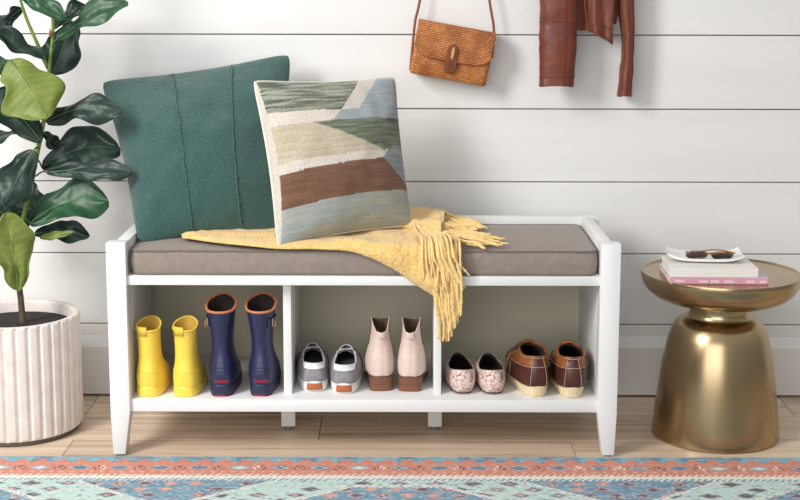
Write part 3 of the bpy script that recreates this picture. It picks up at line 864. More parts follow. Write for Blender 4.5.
# ------------------------------------------------------------------ leather jacket
jk = thing('leather_jacket', 'cognac brown leather jacket hanging on the white wall beside the bag', 'jacket', at(585, 46, WY-.05))
def sleeve(pts, m=M['jacket'], n=28):
    """pts: (px centre, py, half width px, depth Y, half depth)"""
    bm = bmesh.new(); rings = []
    cp = catmull([(p[0], p[1], p[2]) for p in pts], 8); cd = catmull([(p[3], p[4], 0) for p in pts], 8)
    for (px, py, hw), (Y, hd, _) in zip(cp, cd):
        c = at(px, py, Y); w_ = (at(px+hw, py, Y)-c).length; r = []
        for k in range(n):
            a = 2*PI*k/n; co, si = math.cos(a), math.sin(a)
            wr = .0022*nz(c.z*26+k*.02, co*2.2, px)+.0014*nz(c.z*60, a*2, py*.02)
            r.append((c.x+(w_+wr)*abs(co)**.7*math.copysign(1, co), Y+(hd+wr)*abs(si)**.85*math.copysign(1, si), c.z+.0015*math.sin(a*3)))
        rings.append(r)
    # turn the cuff inwards
    last = rings[-1]; cc = sum((Vector(p) for p in last), Vector())/n
    rings.append([tuple(cc+(Vector(p)-cc)*.9) for p in last]); rings.append([tuple(cc+(Vector(p)-cc)*.86+Vector((0, 0, .03))) for p in last])
    loft(bm, rings)
    return bm, rings
def seam_ring(ring, r=.0011):
    bm = bmesh.new(); cc = sum((Vector(p) for p in ring), Vector())/len(ring)
    pts = [cc+(Vector(p)-cc)*1.012 for p in ring]; tube(bm, pts+[pts[0]], r, 6, cap=False); return bm
JY = WY-.085
bm, rg = sleeve([(566, -190, 20, WY-.055, .045), (562, -130, 24, WY-.06, .042), (558, -60, 20, JY+.01, .035), (558.5, 0, 19.0, JY, .032), (558.5, 22, 19.2, JY, .031), (558, 50, 18.6, JY, .030), (557.2, 70, 17.8, JY, .028), (556.4, 86, 17.4, JY, .026)])
sl = obj('sleeve', bm, M['jacket'], jk, world=True, angle=60)
iy = lambda y: min(range(len(rg)-2), key=lambda i: abs(rg[i][0][2]-at(560, y, JY).z))
for y in (22.5, 78): obj('seam', seam_ring(rg[iy(y)]), M['jacketseam'], sl, world=True)
bm = bmesh.new(); k0 = 22
tube(bm, [Vector(r[k0])+Vector((0, -.0006, 0)) for r in rg[:-2]], .0011, 6); obj('seam', bm, M['jacketseam'], sl, world=True)
bm, rg2 = sleeve([(618, -190, 20, WY-.055, .045), (626, -130, 20, WY-.05, .04), (628, -60, 11, WY-.045, .036), (626.2, 0, 8.2, WY-.045, .034), (627.3, 25, 7.0, WY-.045, .033), (628, 48, 5.9, WY-.045, .031), (626.5, 70, 6.4, WY-.045, .029), (624.4, 96, 6.9, WY-.045, .027)])
sr = obj('sleeve', bm, M['jacket'], jk, world=True, angle=60)
for k0, rad in ((21, .0014), (24, .0009)):
    bm = bmesh.new(); tube(bm, [Vector(r[k0])+Vector((0, -.0006, 0)) for r in rg2[:-2]], rad, 6); obj('seam', bm, M['jacketseam'], sr, world=True)
def panel(rows, name, Yf, th):
    """rows of outline in px: (py, x left, x right); the lowest row may slope (py is a pair)."""
    bm = bmesh.new(); rings = []; n = 20
    for r in rows:
        py0, py1 = r[0] if isinstance(r[0], tuple) else (r[0], r[0])
        ring = []
        for k in range(n+1):
            t = k/n; px = lerp(r[1], r[2], t); p = at(px, lerp(py0, py1, t**1.3), Yf)
            fo = .008*math.sin(t*PI*1.0)+.004*math.sin(t*9+p.z*5)+.0025*nz(t*6, p.z*14, Yf*9)
            ring.append((p.x, Yf-fo, p.z))
        rings.append(ring+[(p[0], p[1]+th, p[2]) for p in reversed(ring)])
    loft(bm, rings)
    bmesh.ops.subdivide_edges(bm, edges=[e for e in bm.edges if abs(e.verts[0].co.z-e.verts[1].co.z) > .02], cuts=5)
    return obj(name, bm, M['jacket'], jk, world=True, angle=70)
panel([(-205, 568, 616), (-120, 562, 630), (-40, 566, 626), (0, 568, 620), (12, 568, 618), ((26, 24), 569, 616)], 'jacket_back', WY-.034, .0325)
fl1 = panel([(-190, 570, 596), (-120, 566, 596), (-40, 570, 594), (0, 571, 594), (20, 571, 593), ((29.5, 31.5), 571.5, 591)], 'front_panel', WY-.062, .018)
fr1 = panel([(-190, 592, 618), (-120, 590, 628), (-40, 588, 624), (0, 587, 614.5), (20, 587.5, 613), ((31.5, 45), 588.5, 613)], 'front_panel', WY-.078, .016)
bm = bmesh.new(); tube(bm, catmull([at(588, -120, WY-.086), at(587, -30, WY-.088), at(584.5, 2, WY-.088), at(586, 14, WY-.086), at(588, 30, WY-.084)], 6), .0008, 6); obj('zip', bm, M['zip'], fr1, world=True, label='brass zip edge')
for yo_ in (24, 36):
    bm = bmesh.new(); tube(bm, [at(lerp(590, 613, t/10), lerp(yo_-4, yo_+7, (t/10)**1.3), WY-.0795-.008*math.sin(t/10*PI)-.002) for t in range(11)], .0009, 6); obj('seam', bm, M['jacketseam'], fr1, world=True)
bm = bmesh.new(); tube(bm, [at(lerp(572, 592, t/8), lerp(21, 22, t/8), WY-.064-.008*math.sin(t/8*PI)) for t in range(9)], .0009, 6); obj('seam', bm, M['jacketseam'], fl1, world=True)
bm = bmesh.new()
cp = [at(572, -200, WY-.05), at(582, -214, WY-.03), at(594, -218, WY-.022), at(606, -214, WY-.03), at(616, -200, WY-.05)]
tube(bm, catmull(cp, 6), .022, 12, flat=.5); obj('collar', bm, M['jacket'], jk, world=True)

# ------------------------------------------------------------------ brass table
TYC = .170
TXC = at(715, 430, TYC).x
T_TOP = at(719, 288.5, TYC-.19).z
def zt_(py, dy): return at(715, py, TYC-dy).z
table = thing('side_table', 'round brushed brass pedestal side table with flared drum base', 'table', (TXC, TYC, 0))
RB = at(777.5, 430, TYC).x-TXC
RT = at(798, 280, TYC).x-at(719, 280, TYC).x
zsh = zt_(330, .09); znk = zt_(309, .075)
bm = bmesh.new()
lathe(bm, [(.02, .0005), (RB-.004, .0005), (RB, .003), (RB*.985, .03), (RB*.962, .07), (RB*.915, .13), (RB*.868, .19), (RB*.812, zsh-.062), (RB*.772, zsh-.036), (RB*.735, zsh-.019), (RB*.69, zsh-.006), (RB*.635, zsh+.004), (RB*.57, zsh+.010), (RB*.51, zsh+.013), (.02, zsh+.013)], 128, (TXC, TYC))
obj('base', bm, M['brass'], table, world=True, angle=50)
znb = zsh+.0125
bm = bmesh.new()
zd = T_TOP-.079
lathe(bm, [(.02, znb), (RB*.50, znb), (RB*.475, znb+.006), (RB*.462, (znb+zd)/2), (RB*.475, zd-.002), (RB*.50, zd+.004), (.02, zd+.004)], 96, (TXC, TYC))
obj('neck', bm, M['brass'], table, world=True, angle=50)
bm = bmesh.new()
lathe(bm, [(.02, zd+.002), (RT*.42, zd), (RT*.58, zd+.003), (RT*.72, zd+.010), (RT*.84, zd+.021), (RT*.92, zd+.034), (RT*.972, zd+.050), (RT*.995, zd+.066), (RT, T_TOP-.006), (RT*.992, T_TOP), (RT*.978, T_TOP+.0002), (RT*.966, T_TOP-.003), (.02, T_TOP-.003)], 128, (TXC, TYC))
obj('tabletop', bm, M['brass'], table, world=True, angle=50)
TZ = T_TOP-.003
# books: pink one below, white one on it
def book(name, label, px0, px1, py, z, th, depth, rz, cover, top, pagedy=0, spine_front=True, group=None):
    p0, p1 = atz(px0, py, z+.001), atz(px1, py, z+.001)
    wd = (p1-p0).length
    c = (p0+p1)/2
    t = thing(name, label, 'book', (c.x, c.y+depth/2, z), rz, group)
    c0 = .0022
    bm = bmesh.new(); box(bm, -wd/2+.003, wd/2-.003, -depth/2+.002, depth/2-.003, c0, th-c0); obj('pages', bm, M['paper'], t, smooth_=False)
    bm = bmesh.new(); box(bm, -wd/2, wd/2, -depth/2, depth/2, .0003, c0, .0006, 1); obj('back_cover', bm, cover, t, smooth_=False)
    bm = bmesh.new(); box(bm, -wd/2, wd/2, -depth/2, depth/2, th-c0, th, .0006, 1); obj('front_cover', bm, top, t, smooth_=False)
    bm = bmesh.new(); box(bm, -wd/2, wd/2, -depth/2-.0012, -depth/2+.0022, .0003, th, .0008, 1); sp = obj('spine', bm, cover, t, smooth_=False)
    return t, sp, wd
b1, sp1, w1 = book('book', 'thin pink softcover book under the white book on the brass table', 671, 769, 284, TZ, .0155, .165, math.radians(-1.5), M['bookpink'], M['booklilac'])
def text(body, size, m, parent, loc, rot, ext=.0002):
    cu = bpy.data.curves.new('t', 'FONT'); cu.body = body; cu.size = size; cu.extrude = ext; cu.align_x = 'CENTER'; cu.align_y = 'CENTER'
    o = bpy.data.objects.new('t', cu); COL.objects.link(o)
    dg = bpy.context.evaluated_depsgraph_get(); me = bpy.data.meshes.new_from_object(o.evaluated_get(dg))
    bpy.data.objects.remove(o)
    bm = bmesh.new(); bm.from_mesh(me); bpy.data.meshes.remove(me)
    bm.transform(Matrix.Translation(loc) @ rot)
    return bm
RX90 = Matrix.Rotation(PI/2, 4, 'X')
# the print on the spine is too small to read in the photograph: pale marks in word-like runs
rr = random.Random(5)
for x0_, x1_ in ((-.105, -.085), (-.048, -.026), (-.020, .0), (.012, .034), (.066, .082), (.098, .114)):
    x = x0_; bm = bmesh.new()
    box(bm, x0_, x1_-.001, -.165/2-.00165, -.165/2-.001, .0050, .0058)
    while x < x1_:
        wl = rr.uniform(.0012, .0026); box(bm, x, x+wl, -.165/2-.0018, -.165/2-.001, .005, .005+rr.uniform(.004, .0062)); x += wl+.0011
    obj('lettering', bm, M['booktext'], sp1, smooth_=False)
b2, sp2, w2 = book('book', 'thick white hardcover book on top of the pink book', 672, 759, 277.5, TZ+.0157, .0225, .150, math.radians(-1), M['bookwhite'], M['bookwhite'])
b2.location.y += .004
# marble tray
trz = TZ+.0157+.0225+.0002
pl, pr = atz(667, 259.5, trz+.004), atz(745, 263, trz+.004)
tw = (pr-pl).length*.98; tcx = (pl+pr)/2
bm = bmesh.new(); TD = .105
def trayf(i, j, side):
    u = i*2-1; v = j*2-1
    x = u*tw/2; y = v*TD/2*(1-.04*abs(u)**3)
    zb = .0005+.012*abs(u)**4+.005*abs(v)**5
    return Vector((x, y, zb+(.0062 if side else 0)+(0 if side else .0)))
nu, nv = 40, 24
gt = grid(bm, lambda i, j: trayf(i, j, 1), nu, nv); gb = grid(bm, lambda i, j: trayf(i, j, 0), nu, nv)
def bridge(a, b):
    for i in range(len(a)-1): bm.faces.new((a[i], a[i+1], b[i+1], b[i]))
bridge(gt[0], gb[0]); bridge(gt[-1], gb[-1]); bridge([r[0] for r in gt], [r[0] for r in gb]); bridge([r[-1] for r in gt], [r[-1] for r in gb])
tr = obj('tray', bm, M['tray'], None, angle=50)
tr.location = (tcx.x+.004, tcx.y+TD/2-.012, trz); tr.rotation_euler = (0, 0, math.radians(-5))
tag(tr, 'small white marble tray with turned up ends on the white book', 'tray')
# sunglasses lying in the tray
sgl = thing('sunglasses', 'dark tortoiseshell sunglasses lying in the white marble tray', 'sunglasses', (tcx.x+.012, tcx.y+TD/2-.030, trz+.0072), math.radians(-5))
def lensring(cx, rx=.0245, rz_=.019, n=28):
    out = []
    for i in range(n):
        a = 2*PI*i/n; c, s_ = math.cos(a), math.sin(a)
        out.append(Vector((cx+rx*abs(c)**.85*math.copysign(1, c), -.004*((c*rx)/.0245)**2*0, .0195+rz_*abs(s_)**.8*math.copysign(1, s_)*(1 if s_ < 0 else .92))))
    return out
tilt = Matrix.Rotation(math.radians(54), 4, 'X')
bmF = bmesh.new()
for cx in (-.031, .031):
    rg_ = lensring(cx); tube(bmF, rg_+[rg_[0]], .0026, 8, cap=False)
    bm = bmesh.new(); loft(bm, [[p+Vector((0, -.0008, 0)) for p in rg_], [p+Vector((0, .0008, 0)) for p in rg_]]); bm.transform(tilt); obj('lens', bm, M['lens' if cx > 0 else 'lensamber'], sgl)
tube(bmF, [(-.008, 0, .026), (0, -.001, .029), (.008, 0, .026)], .003, 8)
bmF.transform(tilt); obj('frame', bmF, M['tort'], sgl)
for sg_ in (-1, 1):
    bm = bmesh.new(); p = tilt @ Vector((sg_*.056, 0, .032))
    tube(bm, catmull([p, p+Vector((0, .006, 0)), Vector((sg_*.020, .030+.004*sg_, .012+.003*sg_)), Vector((-sg_*.05, .022+.004*sg_, .006))], 6), [.003]*19, 8, flat=.5); obj('temple', bm, M['tort'], sgl)
# ------------------------------------------------------------------ shoes (heel at y=0, toe towards +y, standing on z=0)
class Shell:
    """Shoe surface from stacked outlines: level = (z, y heel, y toe, half width at heel, half width at ball, roundness)."""
    WS = 1.0; WB = 1.0
    def __init__(self, levels, dx=0, sq=.9): self.sq = sq; self.lv = levels; self.n = len(levels)-1; self.dx = dx; self.ws = Shell.WS; self.wb = Shell.WB
    def raw(self, th, k):
        z, y0, y1, wh, wb, p = self.lv[max(0, min(self.n, k))]
        c, s_ = math.cos(th), math.sin(th)
        if c > 0: p += self.sq*max(0, 1-k/max(1, self.n-1))
        y = (y0+y1)/2-(y1-y0)/2*math.copysign(abs(c)**(2/p), c)
        u = (y-y0)/(y1-y0)
        w = lerp(wh*self.ws, wb*self.wb, smooth(.12, .62, u))*(1-.16*smooth(.62, 1, u))
        x = w*math.copysign(abs(s_)**(2/p), s_)+self.dx*math.sin(PI*min(1, max(0, y/.25)))
        zz = ilin(z, u) if isinstance(z, list) else z
        return Vector((x, y, zz))
    def pt(self, th, t):
        t = max(0, min(self.n-1e-6, t)); i = int(t); f = t-i
        p0, p1, p2, p3 = [self.raw(th, i+d) for d in (-1, 0, 1, 2)]
        if i == 0: p0 = p1*2-p2
        if i+1 >= self.n: p3 = p2*2-p1
        return .5*((2*p1)+(p2-p0)*f+(2*p0-5*p1+4*p2-p3)*f*f+(3*p1-p0-3*p2+p3)*f**3)
    def nrm(self, th, t):
        e = .02
        a = self.pt(th+e, t)-self.pt(th-e, t); b = self.pt(th, min(t+e, self.n))-self.pt(th, max(t-e, 0))
        n = a.cross(b)
        if n.length < 1e-12: return Vector((0, -1, 0))
        n.normalize(); c = Vector((0, (self.lv[0][1]+self.lv[0][2])/2, 0)); p = self.pt(th, t)
        o = Vector((p.x, (p.y-.05)*.6, .02))
        return n if n.dot(o) > 0 else -n
    def off(self, th, t, d): return self.pt(th, t)+self.nrm(th, t)*d
    def mesh(self, t0=0, t1=None, nt=40, nth=72, cap0=False, cap1=False):
        t1 = self.n if t1 is None else t1
        bm = bmesh.new()
        loft(bm, [[self.pt(2*PI*i/nth, lerp(t0, t1, j/nt)) for i in range(nth)] for j in range(nt+1)], cap0, cap1)
        return bm
    def lining(self, depth_t, inset=.0028, nth=72, floor=None):
        bm = bmesh.new(); rings = []
        top = [self.pt(2*PI*i/nth, self.n) for i in range(nth)]
        cen = sum(top, Vector())/nth
        def ins(r, d, dz): return [p+Vector((cen.x-p.x, cen.y-p.y, 0)).normalized()*d+Vector((0, 0, dz)) for p in r]
        rings = [top, ins(top, inset*.5, .0008), ins(top, inset, -.0005), ins(top, inset*1.2, -.006)]
        for j in range(1, 9):
            t = lerp(self.n, depth_t, j/8)
            r = [self.pt(2*PI*i/nth, t) for i in range(nth)]
            rings.append(ins(r, inset*1.3+.001*j, -.004*0))
        loft(bm, rings, False, True)
        return bm
    def patch(self, th0, th1, t0, t1, d=.0011, nu=24, nv=16):
        f = lambda q_, v: q_(v) if callable(q_) else q_
        bm = bmesh.new()
        grid(bm, lambda i, j: self.off(lerp(f(th0, j), f(th1, j), i), lerp(f(t0, i), f(t1, i), j), d), nu, nv)
        return bm
    def line(self, pts, rad=.0006, d=.0012, n=6, k=6):
        pc = catmull([(a, b, 0) for a, b in pts], k)
        bm = bmesh.new(); tube(bm, [self.off(p.x, p.y, d) for p in pc], rad, n); return bm
    def binding(self, rad, n=72, t=None):
        t = self.n if t is None else t
        bm = bmesh.new(); pts = [self.pt(2*PI*i/n, t) for i in range(n+1)]; tube(bm, pts, rad, 8, cap=False); return bm
def sole_mesh(levels, nth=72):
    sh = Shell(levels+[levels[-1]]*0, 0, 1.3); return sh.mesh(0, None, 12, nth, True, True)
def shoe_at(name, label, cat, px, py, yaw, group=None):
    p = atz(px, py, SH)
    return thing(name, label, cat, (p.x, max(p.y, .010), SH+.0004), math.radians(yaw), group)
A = lambda deg: math.radians(deg)

# yellow rain boots ---------------------------------------------------------------
def yellow_boot(label, px, py, yaw):
    Shell.WS, Shell.WB = 1.10, 1.05
    t = shoe_at('rain_boot', label, 'boot', px, py, yaw, 'yellow rain boots')
    L_ = .168
    obj('sole', sole_mesh([(0, .003, L_-.002, .0285, .031, 2.6), (.004, .0, L_, .0305, .033, 2.6), (.020, .0, L_, .0315, .034, 2.6), (.0235, .0005, L_, .032, .034, 2.6), (.0255, .002, L_-.002, .031, .033, 2.6)]), M['yellow'], t)
    sh = Shell([(.024, .002, L_-.003, .0300, .0322, 2.5), (.036, .001, L_-.005, .0315, .033, 2.4), (.050, .001, L_-.014, .0318, .032, 2.3),
                (.062, .002, L_-.036, .0300, .0305, 2.2), (.076, .004, .104, .0270, .028, 2.2), (.092, .006, .088, .0252, .0262, 2.1), (.118, .006, .078, .0248, .0255, 2.1),
                (.145, .004, .073, .0258, .026, 2.1), ([(0, .164), (.25, .1655), (1, .184)], .001, .072, .0275, .0275, 2.1)])
    obj('upper', sh.mesh(), M['yellow'], t, angle=60)
    obj('lining', sh.lining(4.2), M['yellowin'], t)
    obj('rim', sh.binding(.0021), M['yellow'], t)
        # the tab stands a little above the rim
    bm = bmesh.new(); a = [sh.off(A(-45+50*i/8), 7.35, .0025) for i in range(9)]; b = [sh.pt(A(-45+50*i/8), 8)+Vector((0, -.002, .009)) for i in range(9)]
    c = [p+Vector((0, .0045, 0)) for p in b]; d = [p+Vector((0, .0045, -.004)) for p in a]
    loft(bm, [a, b, c, d], closed=False)
    obj('pull_tab', bm, M['yellow'], t, angle=60, solid=.0015)
    obj('ridge', sh.line([(A(x), 2.9) for x in range(-80, 81, 20)], .0010, .0004), M['yellow'], t)
    return t
yellow_boot('yellow rain boot with pull tab nearest the left end of the white bench', 147, 397.5, -4)
yellow_boot('yellow rain boot with pull tab standing next to the navy boot', 183.5, 397.5, -5)

# navy rain boots -----------------------------------------------------------------
def navy_boot(label, px, py, yaw, side):
    Shell.WS, Shell.WB = 1.0, 1.0
    t = shoe_at('tall_rain_boot', label, 'boot', px, py, yaw, 'navy rain boots')
    L_ = .185
    obj('sole', sole_mesh([(.0045, .001, L_-.001, .0300, .034, 2.6), (.012, .0, L_, .0312, .0352, 2.6), (.026, -.001, L_, .0322, .036, 2.6), (.0295, .0, L_, .0325, .036, 2.6), (.031, .002, L_-.002, .0315, .035, 2.6)]), M['navysole'], t)
    obj('outsole', sole_mesh([(0, .003, L_-.003, .0285, .032, 2.6), (.002, .0012, L_-.001, .0300, .034, 2.6), (.0048, .001, L_-.001, .0302, .0342, 2.6)]), M['red'], t, label='thin red outsole')
    sh = Shell([(.030, .002, L_-.003, .0315, .034, 2.5), (.042, .0, L_-.006, .0338, .035, 2.4), (.056, -.001, L_-.016, .0345, .0345, 2.3), (.070, .001, L_-.044, .0330, .033, 2.2),
                (.088, .004, .118, .0285, .030, 2.2), (.108, .007, .098, .0250, .027, 2.1), (.136, .007, .090, .0248, .026, 2.1), (.170, .001, .088, .0292, .0295, 2.1),
                ([(0, .211), (.2, .213), (1, .238)], -.006, .085, .0365, .036, 2.1)])
    obj('shaft', sh.mesh(), M['navy'], t, angle=60)
    obj('lining', sh.lining(4.0, .003), M['navyin'], t)
    obj('rim_trim', sh.binding(.0033), M['tan'], t, label='tan rim trim')
    for k in (2.55, 3.1): obj('ridge', sh.line([(A(x), k) for x in range(-90, 91, 20)], .0009, .0004), M['navy'], t)
    # side strap with buckle
    th = A(72*side)
    bm = sh.patch(th-A(34), th+A(20), 7.05, 7.55, .0022, 16, 6); st = obj('side_strap', bm, M['navysole'], t, solid=.003)
    p = sh.off(th-A(6)*side, 7.3, .004); n = sh.nrm(th, 7.3)
    bm = bmesh.new(); w_ = Vector((-n.y, n.x, 0)).normalized()
    q_ = [p+w_*a+Vector((0, 0, b)) for a, b in ((-.008, -.009), (.008, -.009), (.008, .009), (-.008, .009))]
    tube(bm, q_+[q_[0]], .0017, 8); obj('buckle', bm, M['metal'], st, label='steel buckle')
    bm = bmesh.new(); tube(bm, [p+n*.003+Vector((0, 0, .004)), p+n*.005-Vector((0, 0, .004)), p+n*.003-Vector((0, 0, .014))], [.004, .005, .003], 8, flat=.5, fdir=n); obj('strap_tip', bm, M['tan'], st, label='tan strap tip')
    # lettering on the heel
    bm = text('kamik', .0125, None, None, (0, 0, 0), Matrix.Identity(4))
    tree_bm = sh.mesh(0, 3.5, 30); bmesh.ops.recalc_face_normals(tree_bm, faces=tree_bm.faces); tree = BVHTree.FromBMesh(tree_bm)
    bmesh.ops.triangulate(bm, faces=bm.faces)
    bmesh.ops.subdivide_edges(bm, edges=[e for e in bm.edges if e.calc_length() > .002], cuts=1)
    rz = math.radians(-yaw)
    def wrap(bm, z0_, dx, lift):
        for v in bm.verts:
            x = v.co.x*1.1+dx; z = z0_+v.co.y*1.1; e = v.co.z
            hit = tree.ray_cast(Vector((x, -.2, z)), Vector((0, 1, 0)))
            y = hit[0].y if hit[0] is not None else .002
            v.co = Vector((x, y-lift-e*2, z))
    wrap(bm, .0395, .004*(1 if yaw < 0 else -1), .0006)
    obj('lettering', bm, M['redtext'], t, label='red lettering on the heel', angle=30)
    tree_bm.free()
    return t
navy_boot('navy rain boot with tan rim and red heel lettering beside the yellow boots', 220.5, 397.2, -2, -1)
navy_boot('navy rain boot with tan rim and red heel lettering beside the white divider', 260, 397.0, -3, 1)

# grey sneakers -------------------------------------------------------------------
def sneaker(label, px, py, yaw, dx):
    Shell.WS, Shell.WB = 1.2, .95
    t = shoe_at('sneaker', label, 'shoe', px, py, yaw, 'grey canvas sneakers')
    L_ = .250
    S1 = Shell([(0, .006, L_-.006, .0275, .040, 2.5), (.004, .001, L_-.001, .0305, .0425, 2.5), (.014, -.001, L_, .0315, .0435, 2.5), (.024, -.0005, L_, .0322, .0435, 2.5), (.0275, .001, L_-.001, .0318, .043, 2.5)], dx)
    obj('sole', S1.mesh(0, None, 16, 72, True, True), M['white'], t, label='white rubber sole')
    sh = Shell([(.026, .002, L_-.004, .0308, .0415, 2.5), (.036, .000, L_-.008, .0322, .042, 2.4), (.048, .002, L_-.030, .0318, .041, 2.3), ([(0, .058), (.5, .060), (1, .068)], .004, L_-.066, .0295, .0375, 2.25),
                ([(0, .065), (.4, .063), (1, .080)], .006, L_-.098, .027, .0325, 2.2), ([(0, .071), (.3, .0675), (.6, .070), (1, .090)], .006, L_-.122, .0245, .0265, 2.2)], dx)
    obj('upper', sh.mesh(), M['grey'], t, angle=60)
    obj('lining', sh.lining(2.4, .003), M['sneakin'], t)
    obj('collar_binding', sh.binding(.0021), M['lace'], t)
    obj('vamp_overlay', sh.patch(A(95), A(265), lambda i: .35, lambda i: 3.3, .0009, 40, 20), M['greydark'], t, solid=.0015)
    obj('heel_tab', sh.patch(lambda v: A(-38-20*v), lambda v: A(38+20*v), 2.9, 5.0, .0014, 24, 10), M['whitecloth'], t, solid=.002, label='white leather heel tab')
    obj('heel_patch', S1.patch(A(-21), A(21), 1.25, 2.85, .0009, 12, 6), M['patch'], t, solid=.0014, label='brown leather patch on the sole')
    # tongue and laces at the throat
    top = lambda th: sh.pt(th, 5)
    bm = bmesh.new()
    def tg(i, j):
        x = (i*2-1)*.019; y = lerp(L_-.088, L_-.150, j); z = lerp(.072, .084, j)-.010*(i*2-1)**2
        return Vector((x+dx*.9, y, z))
    grid(bm, tg, 12, 12); obj('tongue', bm, M['greydark'], t, solid=.004)
    bm = bmesh.new()
    for y, z in ((L_-.146, .084), (L_-.132, .080), (L_-.118, .076), (L_-.104, .071)):
        tube(bm, catmull([(-.026+dx, y+.006, z-.008), (-.010+dx, y, z), (.010+dx, y+.006, z+.001), (.026+dx, y, z-.008)], 6), .0014, 6)
    for sg_ in (-1, 1):
        tube(bm, catmull([(dx, L_-.142, .086), (dx+sg_*.012, L_-.154, .088), (dx+sg_*.018, L_-.146, .084), (dx+sg_*.006, L_-.138, .085)], 6), .0011, 6)
    obj('laces', bm, M['lace'], t)
    return t
sneaker('grey canvas sneaker with white sole beside the left divider, its toe turned towards it', 315, 392.5, 4, -.004)
sneaker('grey canvas sneaker with white sole standing next to the beige ankle boot', 344, 394.6, 0, .002)

# beige ankle boots ---------------------------------------------------------------
def ankle_boot(label, px, py, yaw):
    Shell.WS, Shell.WB = 1.12, 1.0
    t = shoe_at('ankle_boot', label, 'boot', px, py, yaw, 'beige ankle boots')
    L_ = .225
    bm = bmesh.new()
    hs = Shell([(0, .004, .058, .0270, .0255, 2.6), (.010, .003, .060, .0278, .0265, 2.6), (.024, .0015, .064, .0288, .028, 2.6), (.034, .0005, .068, .0298, .029, 2.6)])
    obj('stacked_heel', hs.mesh(0, None, 14, 64, True, True), M['stack'], t, label='brown stacked leather heel')
    zb = lambda h: [(0, .034+h), (.22, .033+h), (.55, .009+h), (.75, .004+h), (1, .007+h)]
    ws = Shell([(zb(-.0006), .002, L_, .0300, .036, 2.4), (zb(.0045), .000, L_+.001, .0312, .0372, 2.4), (zb(.006), .001, L_, .031, .037, 2.4)])
    obj('welt', ws.mesh(0, None, 8, 72, True, True), M['flatsole'], t)
    sh = Shell([(zb(.005), .002, L_-.002, .0302, .0355, 2.4), ([(0, .056), (.5, .036), (1, .026)], .000, L_-.006, .0322, .036, 2.35), ([(0, .074), (.5, .060), (1, .044)], .002, L_-.030, .0318, .0345, 2.3),
                ([(0, .094), (.5, .088), (1, .072)], .008, .150, .0285, .0305, 2.25), ([(0, .112), (1, .106)], .012, .120, .0248, .0265, 2.2), ([(0, .128), (.5, .142), (1, .134)], .013, .108, .0195, .023, 2.2),
                ([(0, .140), (.12, .146), (.5, .174), (1, .160)], .012, .102, .0165, .0230, 2.1)])
    obj('shaft', sh.mesh(), M['beige'], t, angle=60)
    obj('lining', sh.lining(3.4, .0026), M['beigein'], t)
    obj('top_binding', sh.binding(.0014), M['beige'], t)
    obj('back_seam', sh.line([(0, .1), (0, 1), (0, 2), (0, 3), (0, 4), (0, 5), (0, 5.9)], .0009, .0004), M['beige'], t)
    bm = bmesh.new()
    def tb(i, j):
        th = A(-26+52*i); p = sh.off(th, 5.3+.7*min(1, j*1.4), .002)
        return p+Vector((0, -.001, .007*max(0, j-.6)/.4))
    grid(bm, tb, 8, 8); obj('pull_tab', bm, M['beige'], t, solid=.002)
    for sg_ in (-1, 1):
        bm = sh.patch(lambda v: A(sg_*(88-2*v)), lambda v: A(sg_*(104+8*v)), 3.7, 6.0, .0008, 8, 14); obj('elastic_gore', bm, M['beigein'], t, solid=.0014)
    return t
ankle_boot('beige suede ankle boot with stacked heel standing next to the grey sneaker', 382, 391.8, 5)
ankle_boot('beige suede ankle boot with stacked heel standing next to the right divider', 409.5, 392.3, -5)

# snakeskin flats -----------------------------------------------------------------
def flat(label, px, py, yaw):
    Shell.WS, Shell.WB = 1.13, .96
    t = shoe_at('loafer_flat', label, 'shoe', px, py, yaw, 'snakeskin flats')
    L_ = .225
    obj('sole', sole_mesh([(0, .012, L_-.008, .0240, .035, 2.3), (.003, .007, L_-.003, .0262, .0372, 2.3), (.008, .004, L_-.001, .0275, .038, 2.3)]), M['flatsole'], t)
    sh = Shell([(.007, .005, L_-.002, .0268, .0375, 2.3), (.018, .000, L_-.004, .0305, .039, 2.3), (.032, -.001, L_-.014, .0325, .039, 2.25), ([(0, .045), (.5, .044), (1, .046)], .001, L_-.036, .0325, .0375, 2.2),
                ([(0, .054), (.5, .048), (1, .058)], .004, L_-.062, .031, .0345, 2.2), ([(0, .061), (.35, .052), (.7, .052), (1, .068)], .005, L_-.082, .0285, .031, 2.15)])
    obj('upper', sh.mesh(), M['snake'], t, angle=60)
    obj('lining', sh.lining(1.5, .0024), M['flatin'], t)
    obj('topline_binding', sh.binding(.0013), M['snake'], t)
    obj('back_seam', sh.line([(0, .5), (0, 2), (0, 3), (0, 4), (0, 4.9)], .0007, .0004), M['snake'], t)
    return t
flat('pink and grey snakeskin print flat shoe standing beside the right divider', 464.5, 395.3, 5)
flat('pink and grey snakeskin print flat shoe standing next to the brown leather shoe', 494, 395.7, 3)

